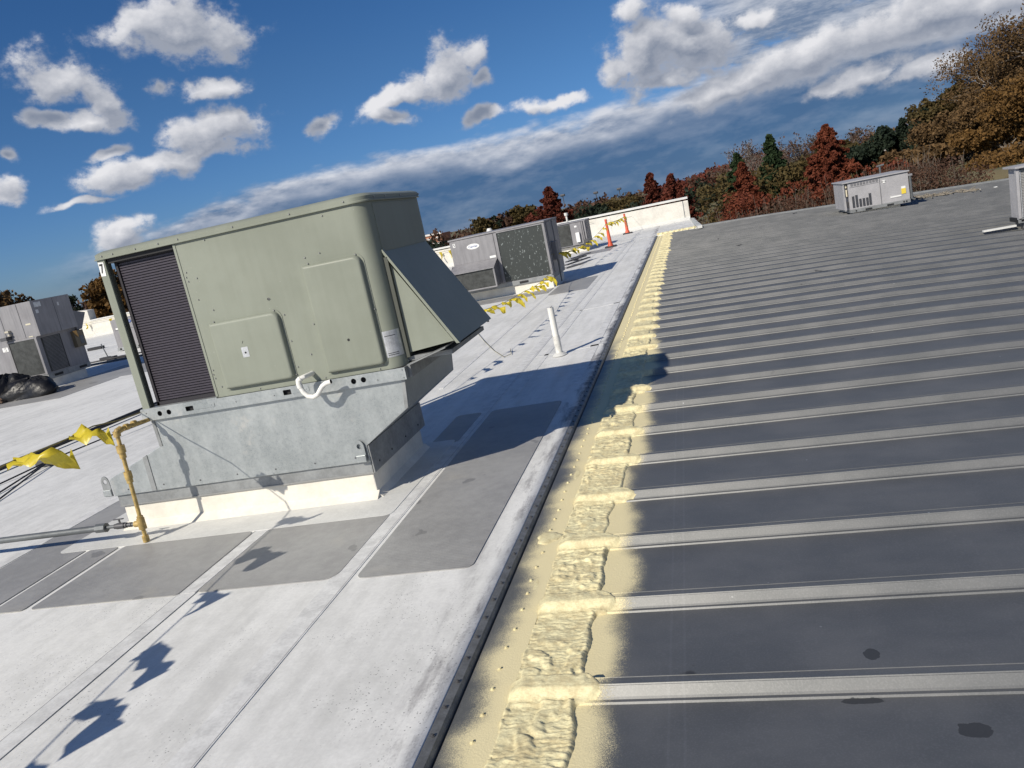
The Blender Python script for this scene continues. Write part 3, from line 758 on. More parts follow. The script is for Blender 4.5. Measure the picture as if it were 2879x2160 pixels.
# cap
def capring(o, z): return [(x, y, z) for x, y in rrect(-3.965-o, 4.812-o, -1.925+o, 5.945+o, (.03, .115+o, .115+o, .03), 10)]
b = MB(); b.loft([capring(.003, 1.966), capring(.012, 1.968), capring(.012, 1.976), capring(.006, 1.980), capring(.006, 2.003), capring(-.004, 2.012), capring(-.035, 2.024), capring(-.07, 2.027)])
b.build('top_cover', M_green, U, smooth=True)
# corner posts
for (x0, y0, x1, y1) in ((-3.955, 4.812, -3.895, 4.83), (-3.955, 4.83, -3.940, 4.875), (-3.955, 5.875, -3.94, 5.935), (-3.94, 5.92, -3.90, 5.935)):
    b = MB(); b.box(x0, y0, .884, x1, y1, 1.967); b.build('corner_post', M_green, U, bevel=.003)
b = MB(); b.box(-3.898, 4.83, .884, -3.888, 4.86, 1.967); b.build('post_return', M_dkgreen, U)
# condenser coil
b = MB(); b.box(-3.86, 4.884, .892, -3.348, 4.92, 1.965); b.box(-3.868, 4.884, .892, -3.83, 5.90, 1.965); b.build('coil_core', M_finb, U)
b = MB(); z = .925; 
while z < 1.925:
    b.box(-3.845, 4.876, z, -3.35, 4.886, z+.0122); z += .0182
tag(b.build('fins', M_fin, U), kind='stuff')
b = MB(); b.box(-3.868, 4.866, .892, -3.848, 4.89, 1.965); b.box(-3.868, 4.866, 1.928, -3.345, 4.89, 1.966); b.box(-3.868, 4.866, .885, -3.345, 4.89, .918); b.build('coil_frame', M_finb, U)
b = MB(); b.box(-3.94, 4.83, 1.935, -3.345, 5.93, 1.966); b.build('fan_deck', M_black, U)
# access panels with rolled edges
def access(x0, z0, x1, z1, rad):
    P1 = rrect(x0-.016, z0-.016, x1+.016, z1+.016, (.01, .03, rad+.016, .012), 8)
    b = MB(); b.prism(P1, 'y', 4.8165, 4.822); b.build('access_frame', M_green, U)
    def ring(o, y): return [(p[0], y, p[1]) for p in rrect(x0+o, z0+o, x1-o, z1-o, (.006, .024, rad, .008), 8)]
    b = MB(); b.loft([ring(-.002, 4.817), ring(0, 4.798), ring(.004, 4.788), ring(.012, 4.783), ring(.02, 4.782)]); b.build('access_panel', M_green, U, smooth=True)
access(-3.235, .937, -2.712, 1.398, .045)
access(-2.458, .930, -2.046, 1.650, .045)
# label on the corner, sticker, "7"
def ringp(r, a0, a1, z0, z1, cx=-2.037, cy=4.925):
    bb = MB(); A = np.linspace(R(a0), R(a1), 9)
    bb.loft([[(cx+r*math.cos(a), cy+r*math.sin(a), z) for a in A]+[(cx+(r-.002)*math.cos(a), cy+(r-.002)*math.sin(a), z) for a in A[::-1]] for z in (z0, z1)])
    return bb
ringp(.1068, -88, -20, .960, 1.135).build('rating_plate', M_alu, U)
for zz in (.985, .973, 1.10): ringp(.1074, -80, -40, zz, zz+.004).build('plate_print', M_ink, U)
plate('number_label', [(-3.952, 1.858), (-3.912, 1.856), (-3.905, 1.950), (-3.948, 1.955)], [], 4.809, .002, M_paper, U)
lettering('7', .088, M_ink, U, (-3.930, 4.8085, 1.906), sx=.62, bold=.002)
plate('sketch_sticker', rrect(-3.035, 1.135, -2.985, 1.205, .003, 2), [], 4.7808, .0014, M_alu, U)
b = MB(); b.prism(circ(-3.009, 1.166, .007, 10), 'y', 4.7795, 4.782); b.build('latch_hole', M_black, U)
plate('pencil_mark', [(-3.018, 1.228), (-3.010, 1.236), (-3.006, 1.247), (-3.010, 1.247), (-3.014, 1.238)], [], 4.7812, .0008, M_ink, U)
# screws
b = MB()
def scr(x, z, y=4.82, r=.0055, dark=False):
    b.loft([[(x+r*math.cos(a), y, z+r*math.sin(a)) for a in np.linspace(0, 6.28, 9)[:-1]], [(x+r*math.cos(a), y-.003, z+r*math.sin(a)) for a in np.linspace(0, 6.28, 9)[:-1]], [(x+r*.6*math.cos(a), y-.0065, z+r*.6*math.sin(a)) for a in np.linspace(0, 6.28, 9)[:-1]]])
for x, z in ((-2.320, 1.712), (-2.429, 1.701), (-2.485, 1.268), (-2.559, 1.072), (-2.240, 1.936), (-2.754, 1.486), (-3.184, 1.485), (-2.677, 1.365), (-3.106, 1.948), (-3.306, 1.766), (-3.316, 1.734), (-3.309, 1.705), (-3.239, 1.715), (-3.273, 1.573), (-3.316, 1.081), (-3.323, 1.051), (-3.316, 1.022), (-3.285, .957), (-2.676, 1.183), (-2.678, 1.004), (-2.10, .897), (-2.5, .90), (-3.0, .90)): scr(x, z)
for x, z in ((-2.077, 1.657), (-2.416, 1.660), (-2.036, 1.292), (-2.741, 1.406), (-3.203, 1.406), (-2.70, .955), (-2.07, .923), (-2.40, .921)): scr(x, z, 4.815)
for x in (-3.901, -3.812, -3.628, -3.446, -3.292, -2.873, -2.454, -2.07): scr(x, 1.990, 4.806, .006)
for x, z in ((-1.945, .870), (-1.945, .818), (-2.13, .83), (-3.93, .86), (-3.2, .84), (-2.9, .84)): scr(x, z, 4.803, .004)
for yv in (4.95, 5.15, 5.45, 5.85): 
    b.box(-1.920, yv-.006, 1.984, -1.912, yv+.006, 1.996)
for yv in (4.92, 5.2, 5.5, 5.8): b.box(-1.936, yv-.006, .90, -1.926, yv+.006, .912)
tag(b.build('screws', M_steel, U), kind='stuff')
b = MB()
for x, z in ((-2.252, 1.128),): b.prism(circ(x, z, .009, 12), 'y', 4.7805, 4.784)
b.build('bolt_hole', M_black, U); b = MB(); b.prism(circ(-2.76, 1.486, .008, 12), 'y', 4.816, 4.822)
b.build('bolt_hole', M_black, U)
# intake hood: side triangles, sloping top, seam strips
HD = bpy.data.objects.new('intake_hood', None); COL.objects.link(HD); HD.parent = U; HD.location = Vector((-1.93, 5.35, 1.3))-U.location
b = MB(); b.loft([[(-1.934, 4.905, 1.645), (-1.934, 5.83, 1.645), (-1.555, 5.83, .972), (-1.555, 4.905, .972)], [(-1.934, 4.905, 1.632), (-1.934, 5.83, 1.632), (-1.573, 5.83, .972), (-1.573, 4.905, .972)]]); b.build('hood_top', M_green, HD)
b = MB(); b.prism([(-1.905, .957), (-1.592, .985), (-1.904, 1.545)], 'y', 4.925, 4.931); b.build('hood_side', M_green, HD)
b = MB(); b.prism([(-1.93, .957), (-1.592, .985), (-1.93, 1.60)], 'y', 5.80, 5.806); b.build('hood_side', M_green, HD)
b = MB(); b.loft([[(-1.940, 4.900, 1.652), (-1.925, 4.900, 1.652), (-1.925, 4.926, 1.652), (-1.940, 4.926, 1.652)], [(-1.570, 4.900, .968), (-1.548, 4.900, .968), (-1.548, 4.926, .968), (-1.570, 4.926, .968)]]); b.build('hood_flange', M_green, HD)
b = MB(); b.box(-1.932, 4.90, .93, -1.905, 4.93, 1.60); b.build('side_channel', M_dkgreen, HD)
b = MB(); b.box(-1.932, 4.93, .90, -1.62, 5.80, .93); b.build('filter_rack', M_galvd, HD)
b = MB(); b.box(-1.935, 4.92, 1.64, -1.928, 5.80, 1.95); b.build('end_panel', M_green, HD)
b = MB(); b.box(-1.60, 5.86, .945, -1.585, 5.87, .972); b.build('hook', M_steel, HD)
# galvanised ledge below the hood
b = MB(); b.prism([(-1.926, .803), (-1.905, .803), (-1.905, .884), (-1.64, .955), (-1.64, .962), (-1.926, .889)], 'y', 4.86, 5.95); b.build('end_ledge', M_galvd, U)
# condensate drain: white trap in front
DP = [(-2.585, 4.82, .945), (-2.590, 4.76, .945), (-2.600, 4.715, .945), (-2.625, 4.70, .940), (-2.636, 4.70, .92), (-2.634, 4.70, .89), (-2.622, 4.70, .85), (-2.598, 4.70, .818), (-2.56, 4.70, .804), (-2.525, 4.70, .815), (-2.500, 4.70, .842), (-2.475, 4.70, .868), (-2.445, 4.70, .882), (-2.408, 4.70, .888)]
b = MB(); b.tube(DP, .0165, 14); b.build('drain_trap', M_pvc, U, smooth=True)
b = MB(); b.tube([(-2.615, 4.703, .943), (-2.634, 4.70, .93), (-2.637, 4.70, .905), (-2.633, 4.70, .88)], .020, 14); b.build('elbow', M_pvc, U, smooth=True)
b = MB(); b.tube([(-2.412, 4.70, .8874), (-2.406, 4.70, .8883)], .0125, 12); b.build('drain_mouth', M_black, U)

# ------------------------------------------------------------------ gas piping
GP = thing('gas_pipe', 'yellow painted gas riser with grey supply pipe at the left of the big unit', 'gas pipe', (-4.0, 4.51, 0))
def pipe(pts, r, nm, m, par=GP, n=14): 
    bb = MB(); bb.tube(pts, r, n); return bb.build(nm, m, par, smooth=True)
pipe([(-4.001, 4.51, .022), (-3.965, 4.51, .80)], .0140, 'riser', M_ypipe)
for z, r, h in ((.03, .023, .022), (.143, .027, .04), (.505, .026, .026), (.47, .022, .02), (.695, .029, .026), (.66, .022, .03), (.805, .024, .02), (.185, .022, .015)):
    x = -4.001+.036*z/.8
    pipe([(x-.001, 4.51, z-h), (x, 4.51, z+h)], r, 'fitting', M_ypipe)
pipe([(-3.965, 4.51, .79), (-3.963, 4.515, .818), (-3.957, 4.54, .828), (-3.95, 4.60, .826), (-3.93, 4.80, .812), (-3.92, 4.95, .80)], .0140, 'branch', M_ypipe)
pipe([(-3.964, 4.512, .80), (-3.962, 4.518, .820), (-3.955, 4.55, .827)], .024, 'elbow', M_ypipe)
for y_ in (4.60, 4.68): pipe([(-3.953+.0*y_, y_-.014, .8265), (-3.949, y_+.014, .824)], .023, 'fitting', M_ypipe)
pipe([(-4.0, 4.51, .145), (-4.05, 4.51, .145)], .022, 'tee', M_ypipe)
pipe([(-4.04, 4.51, .145), (-4.32, 4.51, .147)], .012, 'nipple', M_gpipe)
for x0, x1, r in ((-4.10, -4.075, .017), (-4.13, -4.115, .019), (-4.22, -4.205, .018)): pipe([(x0, 4.51, .146), (x1, 4.51, .146)], r, 'coupling', M_valve)
pipe([(-4.20, 4.51, .146), (-4.135, 4.51, .146)], .022, 'valve_body', M_valve)
b = MB(); b.box(-4.175, 4.505, .165, -4.163, 4.515, .195); b.box(-4.215, 4.503, .193, -4.13, 4.517, .200); b.build('valve_handle', M_valve, GP, bevel=.002)
pipe([(-4.37, 4.51, .147), (-4.29, 4.51, .147)], .034, 'union', M_gpipe, n=8)
pipe([(-4.36, 4.51, .147), (-9.5, 4.51, .150)], .0235, 'supply_pipe', M_gpipe)
for x in (-6.5, -8.6):
    b = MB(); b.box(x-.05, 4.40, .005, x+.05, 4.62, .125); b.build('pipe_support', M_wood, GP, bevel=.005)

# ------------------------------------------------------------------ ropes with pennants
def flag_meshes():
    out = []
    for s in range(7):
        r = random.Random(100+s); nu, nv = 7, 10; V = []
        L = r.uniform(.24, .33); Wd = r.uniform(.08, .15); ph = r.uniform(0, 6); am = r.uniform(.03, .055); tw = r.uniform(-2.4, 2.4); dr = r.uniform(.25, .75)
        for j in range(nv):
            v = j/(nv-1)
            for i in range(nu):
                u = i/(nu-1)-.5
                w = Wd*(1-v*.82)
                x = L*v*(1-.15*v); y = u*w+.05*v*math.sin(ph); z = -dr*L*v*v*.7
                z += am*math.sin(v*7+ph+u*4)*v**.6+.018*math.sin(v*17+u*11+ph)*v**.3-abs(u)*.25*w*(1-v)+u*math.sin(tw*v*2)*w*.9+.02*math.sin(u*9+ph)
                y += am*.7*math.sin(v*5+ph*2)*v
                V.append((x, y, z))
        F = grid_faces(nu, nv)
        o = np_mesh('pennant', V, F, M_flag); me = o.data; bpy.data.objects.remove(o); out.append(me)
    return out
FM = flag_meshes()
def rope(label, pts, flags, sc=1.0, nm='pennant_line', r=.0035, group=None, loc=None, w=(0, 0)):
    t = thing(nm, label, 'pennant rope', pts[0] if loc is None else loc, group)
    P = []; 
    for a, c in zip(pts[:-1], pts[1:]):
        a, c = Vector(a), Vector(c); n = max(2, int((c-a).length/.25))
        for i in range(n):
            q = a.lerp(c, i/n); q.z -= .03*math.sin(math.pi*i/n)*min(1, (c-a).length/2); P.append(q)
    P.append(Vector(pts[-1]))
    b = MB(); b.tube(P, r, 5); b.build('rope', M_rope, t, smooth=True)
    for k, (yv, az_, s) in enumerate(flags):
        # nearest point on the rope at this distance along y
        q = None
        for a, c in zip(P[:-1], P[1:]):
            if (a.y-yv)*(c.y-yv) <= 0 and a.y != c.y: q = a.lerp(c, (yv-a.y)/(c.y-a.y)); break
        if q is None: continue
        o = bpy.data.objects.new('pennant', FM[(k*3+len(flags)) % 7]); COL.objects.link(o); o.parent = t
        o.location = q-Vector(t.location); o.rotation_euler = (random.uniform(-.25, .25), random.uniform(-.1, .35), az_); o.scale = (s*sc,)*3
    return t
ROPEG = 'yellow pennant ropes strung over the roof'
rope('yellow pennant rope running from the left foot of the big unit towards the viewer',
     [(-3.985, 4.83, .87), (-3.80, 4.15, .95), (-3.70, 3.45, .965), (-3.62, 2.2, .97), (-3.55, 1.0, .98), (-3.5, -1.5, 1.0)],
     [(3.92, .5, 1.0), (3.40, .35, 1.15), (2.92, .0, 1.25), (2.40, .1, 1.3), (1.85, -.2, 1.35), (1.38, .1, 1.4), (.95, 0, 1.5)], r=.0045)
fl = []
for ys_, s in ((8.49, .9), (8.95, 1.1), (9.36, 1.2), (9.9, .8), (10.4, .9), (10.9, .9), (11.4, 1), (11.9, 1), (12.3, 1.1), (12.8, .9), (13.3, .9), (13.8, 1), (14.3, 1), (14.9, .9), (15.4, 1), (16., 1.1)):
    fl.append((ys_-.85+.02*(ys_-8), random.uniform(-.2, .5), s))
rope('yellow pennant rope sagging from behind the big unit to the hail dented unit',
     [(-3.5, 5.97, .88), (-3.30, 7.1, .80), (-2.95, 9.2, .62), (-2.82, 10.1, .56), (-2.70, 12.5, .48), (-2.78, 15., .42), (-2.99, 17.05, .42)], fl, .75, r=.004)
fl = [(17.7+.8*i, random.uniform(-.3, 1.0), random.uniform(.65, .95)) for i in range(19)]
rope('yellow pennant rope from the hail dented unit past both orange posts to the parapet',
     [(-2.97, 17.25, .70), (-2.85, 18.2, .64), (-2.92, 20, .56), (-2.85, 23., .50), (-2.60, 26.75, .80), (-2.47, 33.15, .70), (-2.3, 34.95, .6)], fl, 1.0, r=.005)
rope('yellow pennant rope pinned along the top of the far parapet', [(-31, 34.9, .74), (-20, 34.9, .76), (-10, 34.9, .72), (-4, 34.9, .7)],
     [], 1, r=.006)
t = bpy.data.objects['pennant_line.003'] if 'pennant_line.003' in bpy.data.objects else None
for x in (-30.4, -28.9, -26.5, -24, -21, -18, -15, -12.2, -11.0, -10.55, -8, -5.6):
    o = bpy.data.objects.new('pennant', FM[int(abs(x*3)) % 7]); COL.objects.link(o); o.parent = t
    o.location = Vector((x, 34.88, .72))-t.location; o.rotation_euler = (0, R(80), random.uniform(-.5, .5)+R(90)); o.scale = (1.2,)*3
b = MB(); pts = [(-3.56, 12.23, .02), (-3.1, 11.0, .012), (-2.75, 10.1, .012), (-2.47, 9.48, .012), (-2.40, 9.6, .012), (-2.49, 9.97, .02)]
b.tube(pts, .0035, 5); tag(b.build('loose_cord', M_rope, smooth=True), 'thin yellowish cord lying loose on the white roof behind the hood', 'cord')

# ------------------------------------------------------------------ vent pipe on the white roof
VP = thing('vent_pipe', 'slender white plastic vent pipe standing alone on the white roof near the metal edge', 'vent pipe', (-1.686, 9.05, 0))
pipe([(-1.686, 9.05, 0), (-1.690, 9.05, .235)], .041, 'pipe_base', M_dirtypvc, VP, 18)
pipe([(-1.690, 9.05, .215), (-1.692, 9.05, .575)], .037, 'pipe', M_pvc, VP, 18)
b = MB(); b.tube([(-1.69, 9.05, .574), (-1.692, 9.05, .577)], .029, 14); b.build('pipe_mouth', M_black, VP)
b = MB(); b.loft([[(-1.686+.09*math.cos(a)*(1+.1*math.sin(3*a)), 9.05+.10*math.sin(a), .004) for a in np.linspace(0, 6.283, 17)[:-1]], [(-1.687+.049*math.cos(a), 9.05+.049*math.sin(a), .035) for a in np.linspace(0, 6.283, 17)[:-1]]]); b.build('pipe_boot', M_roof_b, VP, smooth=True)

# ------------------------------------------------------------------ other units
def curb(x0, y0, x1, y1, h, label, m=M_curbw, z=-.01):
    b = MB(); b.box(x0, y0, z, x1, y1, h); o = b.build('roof_curb', m, bevel=.008)
    return tag(o, label, 'roof curb')
# U2
curb(-5.05, 17.16, -3.03, 18.78, .185, 'white curb under the hail dented grey unit')
u = thing('rooftop_unit', 'grey packaged unit with a hail dented square coil and a white oval badge', 'air conditioner', (-4.05, 18, .19))
def pt(name, m, *boxes, par=None, bevel=.004):
    b = MB()
    for q in boxes: b.box(*q)
    return b.build(name, m, par, bevel=bevel)
pt('base_rail', M_galvd, (-5.12, 17.12, .187, -2.99, 18.85, .285), par=u)
pt('cabinet', M_grey, (-5.15, 17.12, .285, -2.985, 18.86, 1.405), par=u)
b = MB(); b.prism([(-5.17, 1.392), (-2.97, 1.412), (-2.97, 1.445), (-5.17, 1.425)], 'y', 17.08, 18.88); b.build('top_cover', M_grey, u, bevel=.006)
pt('upper_panel', M_grey, (-5.13, 17.095, .86, -4.14, 17.122, 1.385), par=u)
pt('coil_guard', M_hail, (-4.06, 17.105, .30, -3.03, 17.122, 1.385), par=u)
pt('coil_frame', M_grey, (-4.13, 17.085, .29, -4.06, 17.125, 1.39), (-3.035, 17.085, .29, -2.985, 17.125, 1.40), (-4.06, 17.085, 1.375, -3.03, 17.125, 1.40), par=u)
b = MB(); b.loft([[(-5.14, 17.10, .862), (-4.14, 17.10, .862), (-4.14, 17.10, .85), (-5.14, 17.10, .85)], [(-5.20, 16.70, .70), (-4.16, 16.70, .70), (-4.16, 16.70, .685), (-5.20, 16.70, .685)]]); b.build('hood_top', M_grey, u)
b = MB(); b.prism([(17.1, .29), (16.72, .29), (16.72, .70), (17.1, .86)], 'x', -4.175, -4.165); b.build('hood_side', M_greyd, u)
b = MB(); b.prism([(17.1, .29), (16.72, .29), (16.72, .70), (17.1, .86)], 'x', -5.18, -5.17); b.build('hood_side', M_greyd, u)
pt('filter_screen', M_coil2, (-5.14, 16.74, .30, -4.20, 16.75, .685), par=u)
pt('screen_frame', M_grey, (-5.17, 16.72, .27, -4.17, 16.74, .30), (-4.20, 16.72, .30, -4.17, 16.74, .69), (-5.17, 16.72, .30, -5.15, 16.74, .69), par=u)
plate('badge', [(-4.625+.145*math.cos(a), 1.20+.06*math.sin(a)) for a in np.linspace(0, 6.283, 28)[:-1]], [], 17.090, .004, M_paper, u)
lettering('Carrier', .07, M_blue, u, (-4.625, 17.088, 1.20))
plate('number_label', rrect(-5.075, 1.25, -5.02, 1.335, .004, 2), [], 17.090, .004, M_paper, u)
lettering('5', .08, M_ink, u, (-5.047, 17.088, 1.292))
plate('notice', rrect(-4.30, .875, -4.16, .925, .004, 2), [], 17.090, .004, M_paper, u)
pt('side_channel', M_greyd, (-2.985, 17.3, .3, -2.97, 17.36, 1.4), (-2.985, 18.1, .3, -2.97, 18.16, 1.4), par=u)
plate('rail_slot', rrect(-3.76, .205, -3.56, .255, .004, 2), [], 17.117, .004, M_black, u)
pt('disconnect_box', M_greyd, (-2.985, 17.5, .55, -2.88, 17.8, .95), par=u)
pt('conduit', M_gpipe, (-2.93, 17.6, .05, -2.90, 17.63, .55), par=u)
# U3
curb(-4.48, 27.75, -3.42, 28.7, .20, 'white curb under the small grey unit beside the far parapet')
u = thing('rooftop_unit', 'small grey unit with dark coil beside the far parapet wall', 'air conditioner', (-3.9, 28.2, .2))
pt('cabinet', M_greyd, (-4.46, 27.62, .22, -3.40, 28.8, 1.01), par=u)
pt('coil', M_coil2, (-4.42, 27.60, .27, -3.96, 27.63, .97), par=u)
pt('front_panel', M_grey, (-3.94, 27.60, .24, -3.56, 27.63, 1.0), par=u)
pt('pipe_chase', M_grey, (-3.54, 27.58, .35, -3.50, 27.62, 1.0), (-3.47, 27.58, .35, -3.42, 27.62, 1.02), par=u)
pt('disconnect_box', M_paper, (-3.79, 27.52, .33, -3.66, 27.6, .66), par=u)
pt('pump', M_valve, (-3.55, 27.35, .05, -3.42, 27.6, .28), (-3.50, 27.3, .3, -3.36, 27.5, .40), par=u)
plate('notice', rrect(-3.80, .84, -3.72, .90, .004, 2), [], 27.596, .004, M_paper, u)
pt('top_cover', M_grey, (-4.48, 27.58, 1.01, -3.38, 28.82, 1.04), par=u)
# stacks behind
v1 = thing('vent_stack', 'thin white capped vent stack rising behind the small grey unit', 'vent pipe', (-4.2, 29.0, 0))
pipe([(-4.2, 29, 0), (-4.2, 29, 1.30)], .035, 'pipe', M_dirtypvc, v1); pipe([(-4.2, 29, 1.27), (-4.2, 29, 1.37)], .07, 'cap', M_dirtypvc, v1)
v1 = thing('vent_stack', 'low white mushroom vent peeping over the hail dented unit', 'vent pipe', (-5.88, 24., 0))
pipe([(-5.88, 24, 0), (-5.88, 24, 1.34)], .05, 'pipe', M_dirtypvc, v1); pipe([(-5.88, 24, 1.33), (-5.88, 24, 1.44)], [.11, .06], 'cap', M_dirtypvc, v1)

# tall double unit at left
curb(-16.7, 15.20, -14.62, 16.32, .21, 'grey white curb under the tall double unit at the left', M_curbw)
u = thing('rooftop_unit', 'tall grey two storey unit at the left edge with dark coils below', 'air conditioner', (-15.6, 15.8, .2))
plate('base_rail', [(-16.75, .20), (-14.605, .20), (-14.605, .33), (-16.75, .33)], [circ(-14.74, .265, .032), circ(-14.87, .265, .032)], 15.15, .01, M_galvd, u)
pt('rail_side', M_galvd, (-14.615, 15.16, .20, -14.6, 16.5, .33), (-16.7, 15.165, .215, -14.62, 16.49, .325), par=u)
pt('lower_cabinet', M_grey, (-16.75, 15.165, .33, -14.605, 16.49, 1.215), par=u)
pt('front_coil', M_coil2, (-15.38, 15.145, .355, -14.66, 15.166, 1.175), par=u)
pt('coil_frame', M_grey, (-14.66, 15.135, .33, -14.60, 15.17, 1.20), (-15.42, 15.135, 1.175, -14.66, 15.17, 1.21), (-15.42, 15.14, .335, -14.66, 15.17, .355), par=u)
pt('coil_edge', M_black, (-15.405, 15.14, .35, -15.38, 15.166, 1.18), par=u)
pt('side_coil', M_coil2, (-14.607, 15.26, .36, -14.595, 15.82, 1.16), par=u)
pt('side_coil_edge', M_black, (-14.606, 15.82, .36, -14.592, 15.84, 1.16), par=u)
b = MB()
for z in np.arange(.38, 1.14, .03): b.box(-14.596, 15.30, z, -14.588, 15.81, z+.012)
tag(b.build('guard_wires', M_greyd, u), kind='stuff')
pt('upper_cabinet', M_grey, (-17.6, 15.18, 1.215, -14.50, 16.36, 2.015), par=u)
for q_ in ((-14.905, 15.172, 1.22, -14.895, 15.18, 2.01), (-15.42, 15.172, 1.22, -15.41, 15.18, 2.01), (-14.5, 15.83, 1.22, -14.493, 15.84, 2.01)): pt('panel_joint', M_greyd, q_, par=u, bevel=0)
b = MB(); b.prism([(16.36, 1.62), (16.78, 1.51), (16.52, 1.14), (16.36, 1.14)], 'x', -16.5, -14.55); b.build('exhaust_hood', M_greyd, u)
pt('disconnect_box', mat('tan_box', (.16, .13, .08), .6), (-14.605, 16.17, .74, -14.50, 16.47, 1.13), par=u)
pt('box_window', M_gpipe, (-14.50, 16.30, .80, -14.492, 16.42, 1.0), par=u)
b = MB(); b.loft([[(-14.49, 16.12, 1.14), (-14.49, 16.24, 1.14), (-14.48, 16.24, 1.14), (-14.48, 16.12, 1.14)], [(-14.49, 16.24, .98), (-14.49, 16.26, .98), (-14.48, 16.26, .98), (-14.48, 16.24, .98)]]); b.build('loose_tag', mat('tag_orange', (.55, .3, .08), .6), u)
pt('rail_slot', M_black, (-14.601, 15.32, .24, -14.595, 15.58, .295), (-14.601, 16.12, .24, -14.595, 16.36, .295), par=u, bevel=0)
plate('notice', rrect(-15.62, 1.0, -15.46, 1.10, .01, 2), [], 15.158, .004, M_paper, u)
for k, s in enumerate(('3 0', '1 0')): lettering(s, .05, M_ink, u, (-15.54, 15.157, 1.075-.05*k))
plate('warning_label', rrect(-14.80, 1.50, -14.66, 1.535, .004, 2), [], 15.175, .004, mat('pale_label', (.6, .56, .42), .5), u)
plate('warning_label', rrect(-14.82, 1.225, -14.70, 1.245, .004, 2), [], 15.175, .004, mat('pale_label'), u)
for (x, z, w) in ((-15.30, 1.44, .10), (-15.27, 1.36, .05), (-15.40, 1.30, .06)): pt('gas_fitting', mat('brass_fitting', (.5, .46, .36), .5), (x-w/2, 15.10, z-.02, x+w/2, 15.18, z+.02), par=u)
pt('flue', M_valve, (-15.46, 15.02, 1.25, -15.28, 15.18, 1.33), par=u)
pt('notice_side', M_alu, (-14.5, 15.26, 1.86, -14.494, 15.46, 1.97), (-14.5, 15.26, 1.72, -14.494, 15.34, 1.80), (-14.5, 15.94, 1.80, -14.494, 15.99, 1.88), par=u, bevel=0)

# unit seen through the gap of the big unit
curb(-18.3, 22.15, -16.9, 23.3, .12, 'white curb under the grey unit seen through the coil gap')
u = thing('rooftop_unit', 'grey unit with a blue oval badge seen past the corner post of the big unit', 'air conditioner', (-17.6, 22.6, .1))
pt('cabinet', M_grey, (-18.28, 22.0, .12, -16.7, 23.4, 1.02), par=u)
pt('base_rail', M_galvd, (-18.3, 21.98, .02, -16.68, 23.42, .12), par=u)
pt('panel_joint', M_greyd, (-18.2, 21.99, .68, -16.75, 22.0, .69), (-17.95, 21.99, .12, -17.94, 22.0, 1.0), par=u, bevel=0)
plate('badge', [(-17.60+.10*math.cos(a), .90+.05*math.sin(a)) for a in np.linspace(0, 6.283, 24)[:-1]], [], 21.985, .004, M_blue, u)
lettering('Carrier', .05, M_paper, u, (-17.60, 21.984, .90))
plate('notice', rrect(-18.15, .70, -18.02, .75, .004, 2), [], 21.99, .004, M_paper, u)
pt('rail_hole', M_black, (-18.2, 21.97, .04, -18.14, 21.98, .10), (-17.5, 21.97, .04, -17.25, 21.98, .10), par=u, bevel=0)

# pipes on blocks between the units at left
PR = thing('pipe_run', 'grey pipes on low black blocks crossing the white roof behind the left unit', 'pipe', (-15.6, 19, 0))
pipe([(-17.5, 17.9, .10), (-14.2, 18.05, .10), (-11., 18.3, .10)], .03, 'pipe', M_gpipe, PR)
pipe([(-17.6, 18.5, .10), (-12., 19.6, .10)], .02, 'pipe', M_rubber, PR)
for x, y in ((-16.9, 19.7), (-16.55, 19.55), (-15.9, 19.2), (-13.4, 18.1)): pt('block', M_rubber, (x-.14, y-.08, 0, x+.14, y+.08, .10), par=PR)
pipe([(-16.75, 19.65, .08), (-16.85, 19.65, .5)], .015, 'riser', M_gpipe, PR)
sb = MB(); sb.box(-22.0, 24.9, 0, -21.4, 25.1, .10); tag(sb.build('support_block', M_rubber), 'small dark block on the far white roof left of the coil gap', 'block')

# black hose and cables at left
HS = thing('black_pipe', 'thick black pipe lying along the white roof left of the big unit', 'pipe', (-8.1, 9, 0))
pipe([(-8.35, 2.5, .05), (-8.19, 7.3, .05), (-8.08, 9.8, .05), (-7.95, 13.2, .05), (-8.1, 15.5, .05)], .030, 'pipe', M_rubber, HS)
CC = thing('cables', 'three thin black cables fanning out from a dark block on the white roof', 'cable', (-7.4, 7.4, 0))
for e in ((-7.60, 6.72), (-7.24, 6.42), (-6.98, 6.16)):
    dx, dy = e[0]+7.49, e[1]-7.40
    pipe([(-7.49+dx*2.2, 7.40+dy*2.2, .012), (e[0], e[1], .012), (-7.49, 7.40, .05), (-7.34, 8.2, .06), (-7.25+.02*dx, 8.75, .05), (-7.1, 10.5, .02), (-6.9, 13, .02)], .009, 'cable', M_rubber, CC, 6)
b = MB(); b.box(-7.62, 7.30, .003, -7.38, 7.42, .09); o = b.build('support_block', M_valve, CC, bevel=.01)

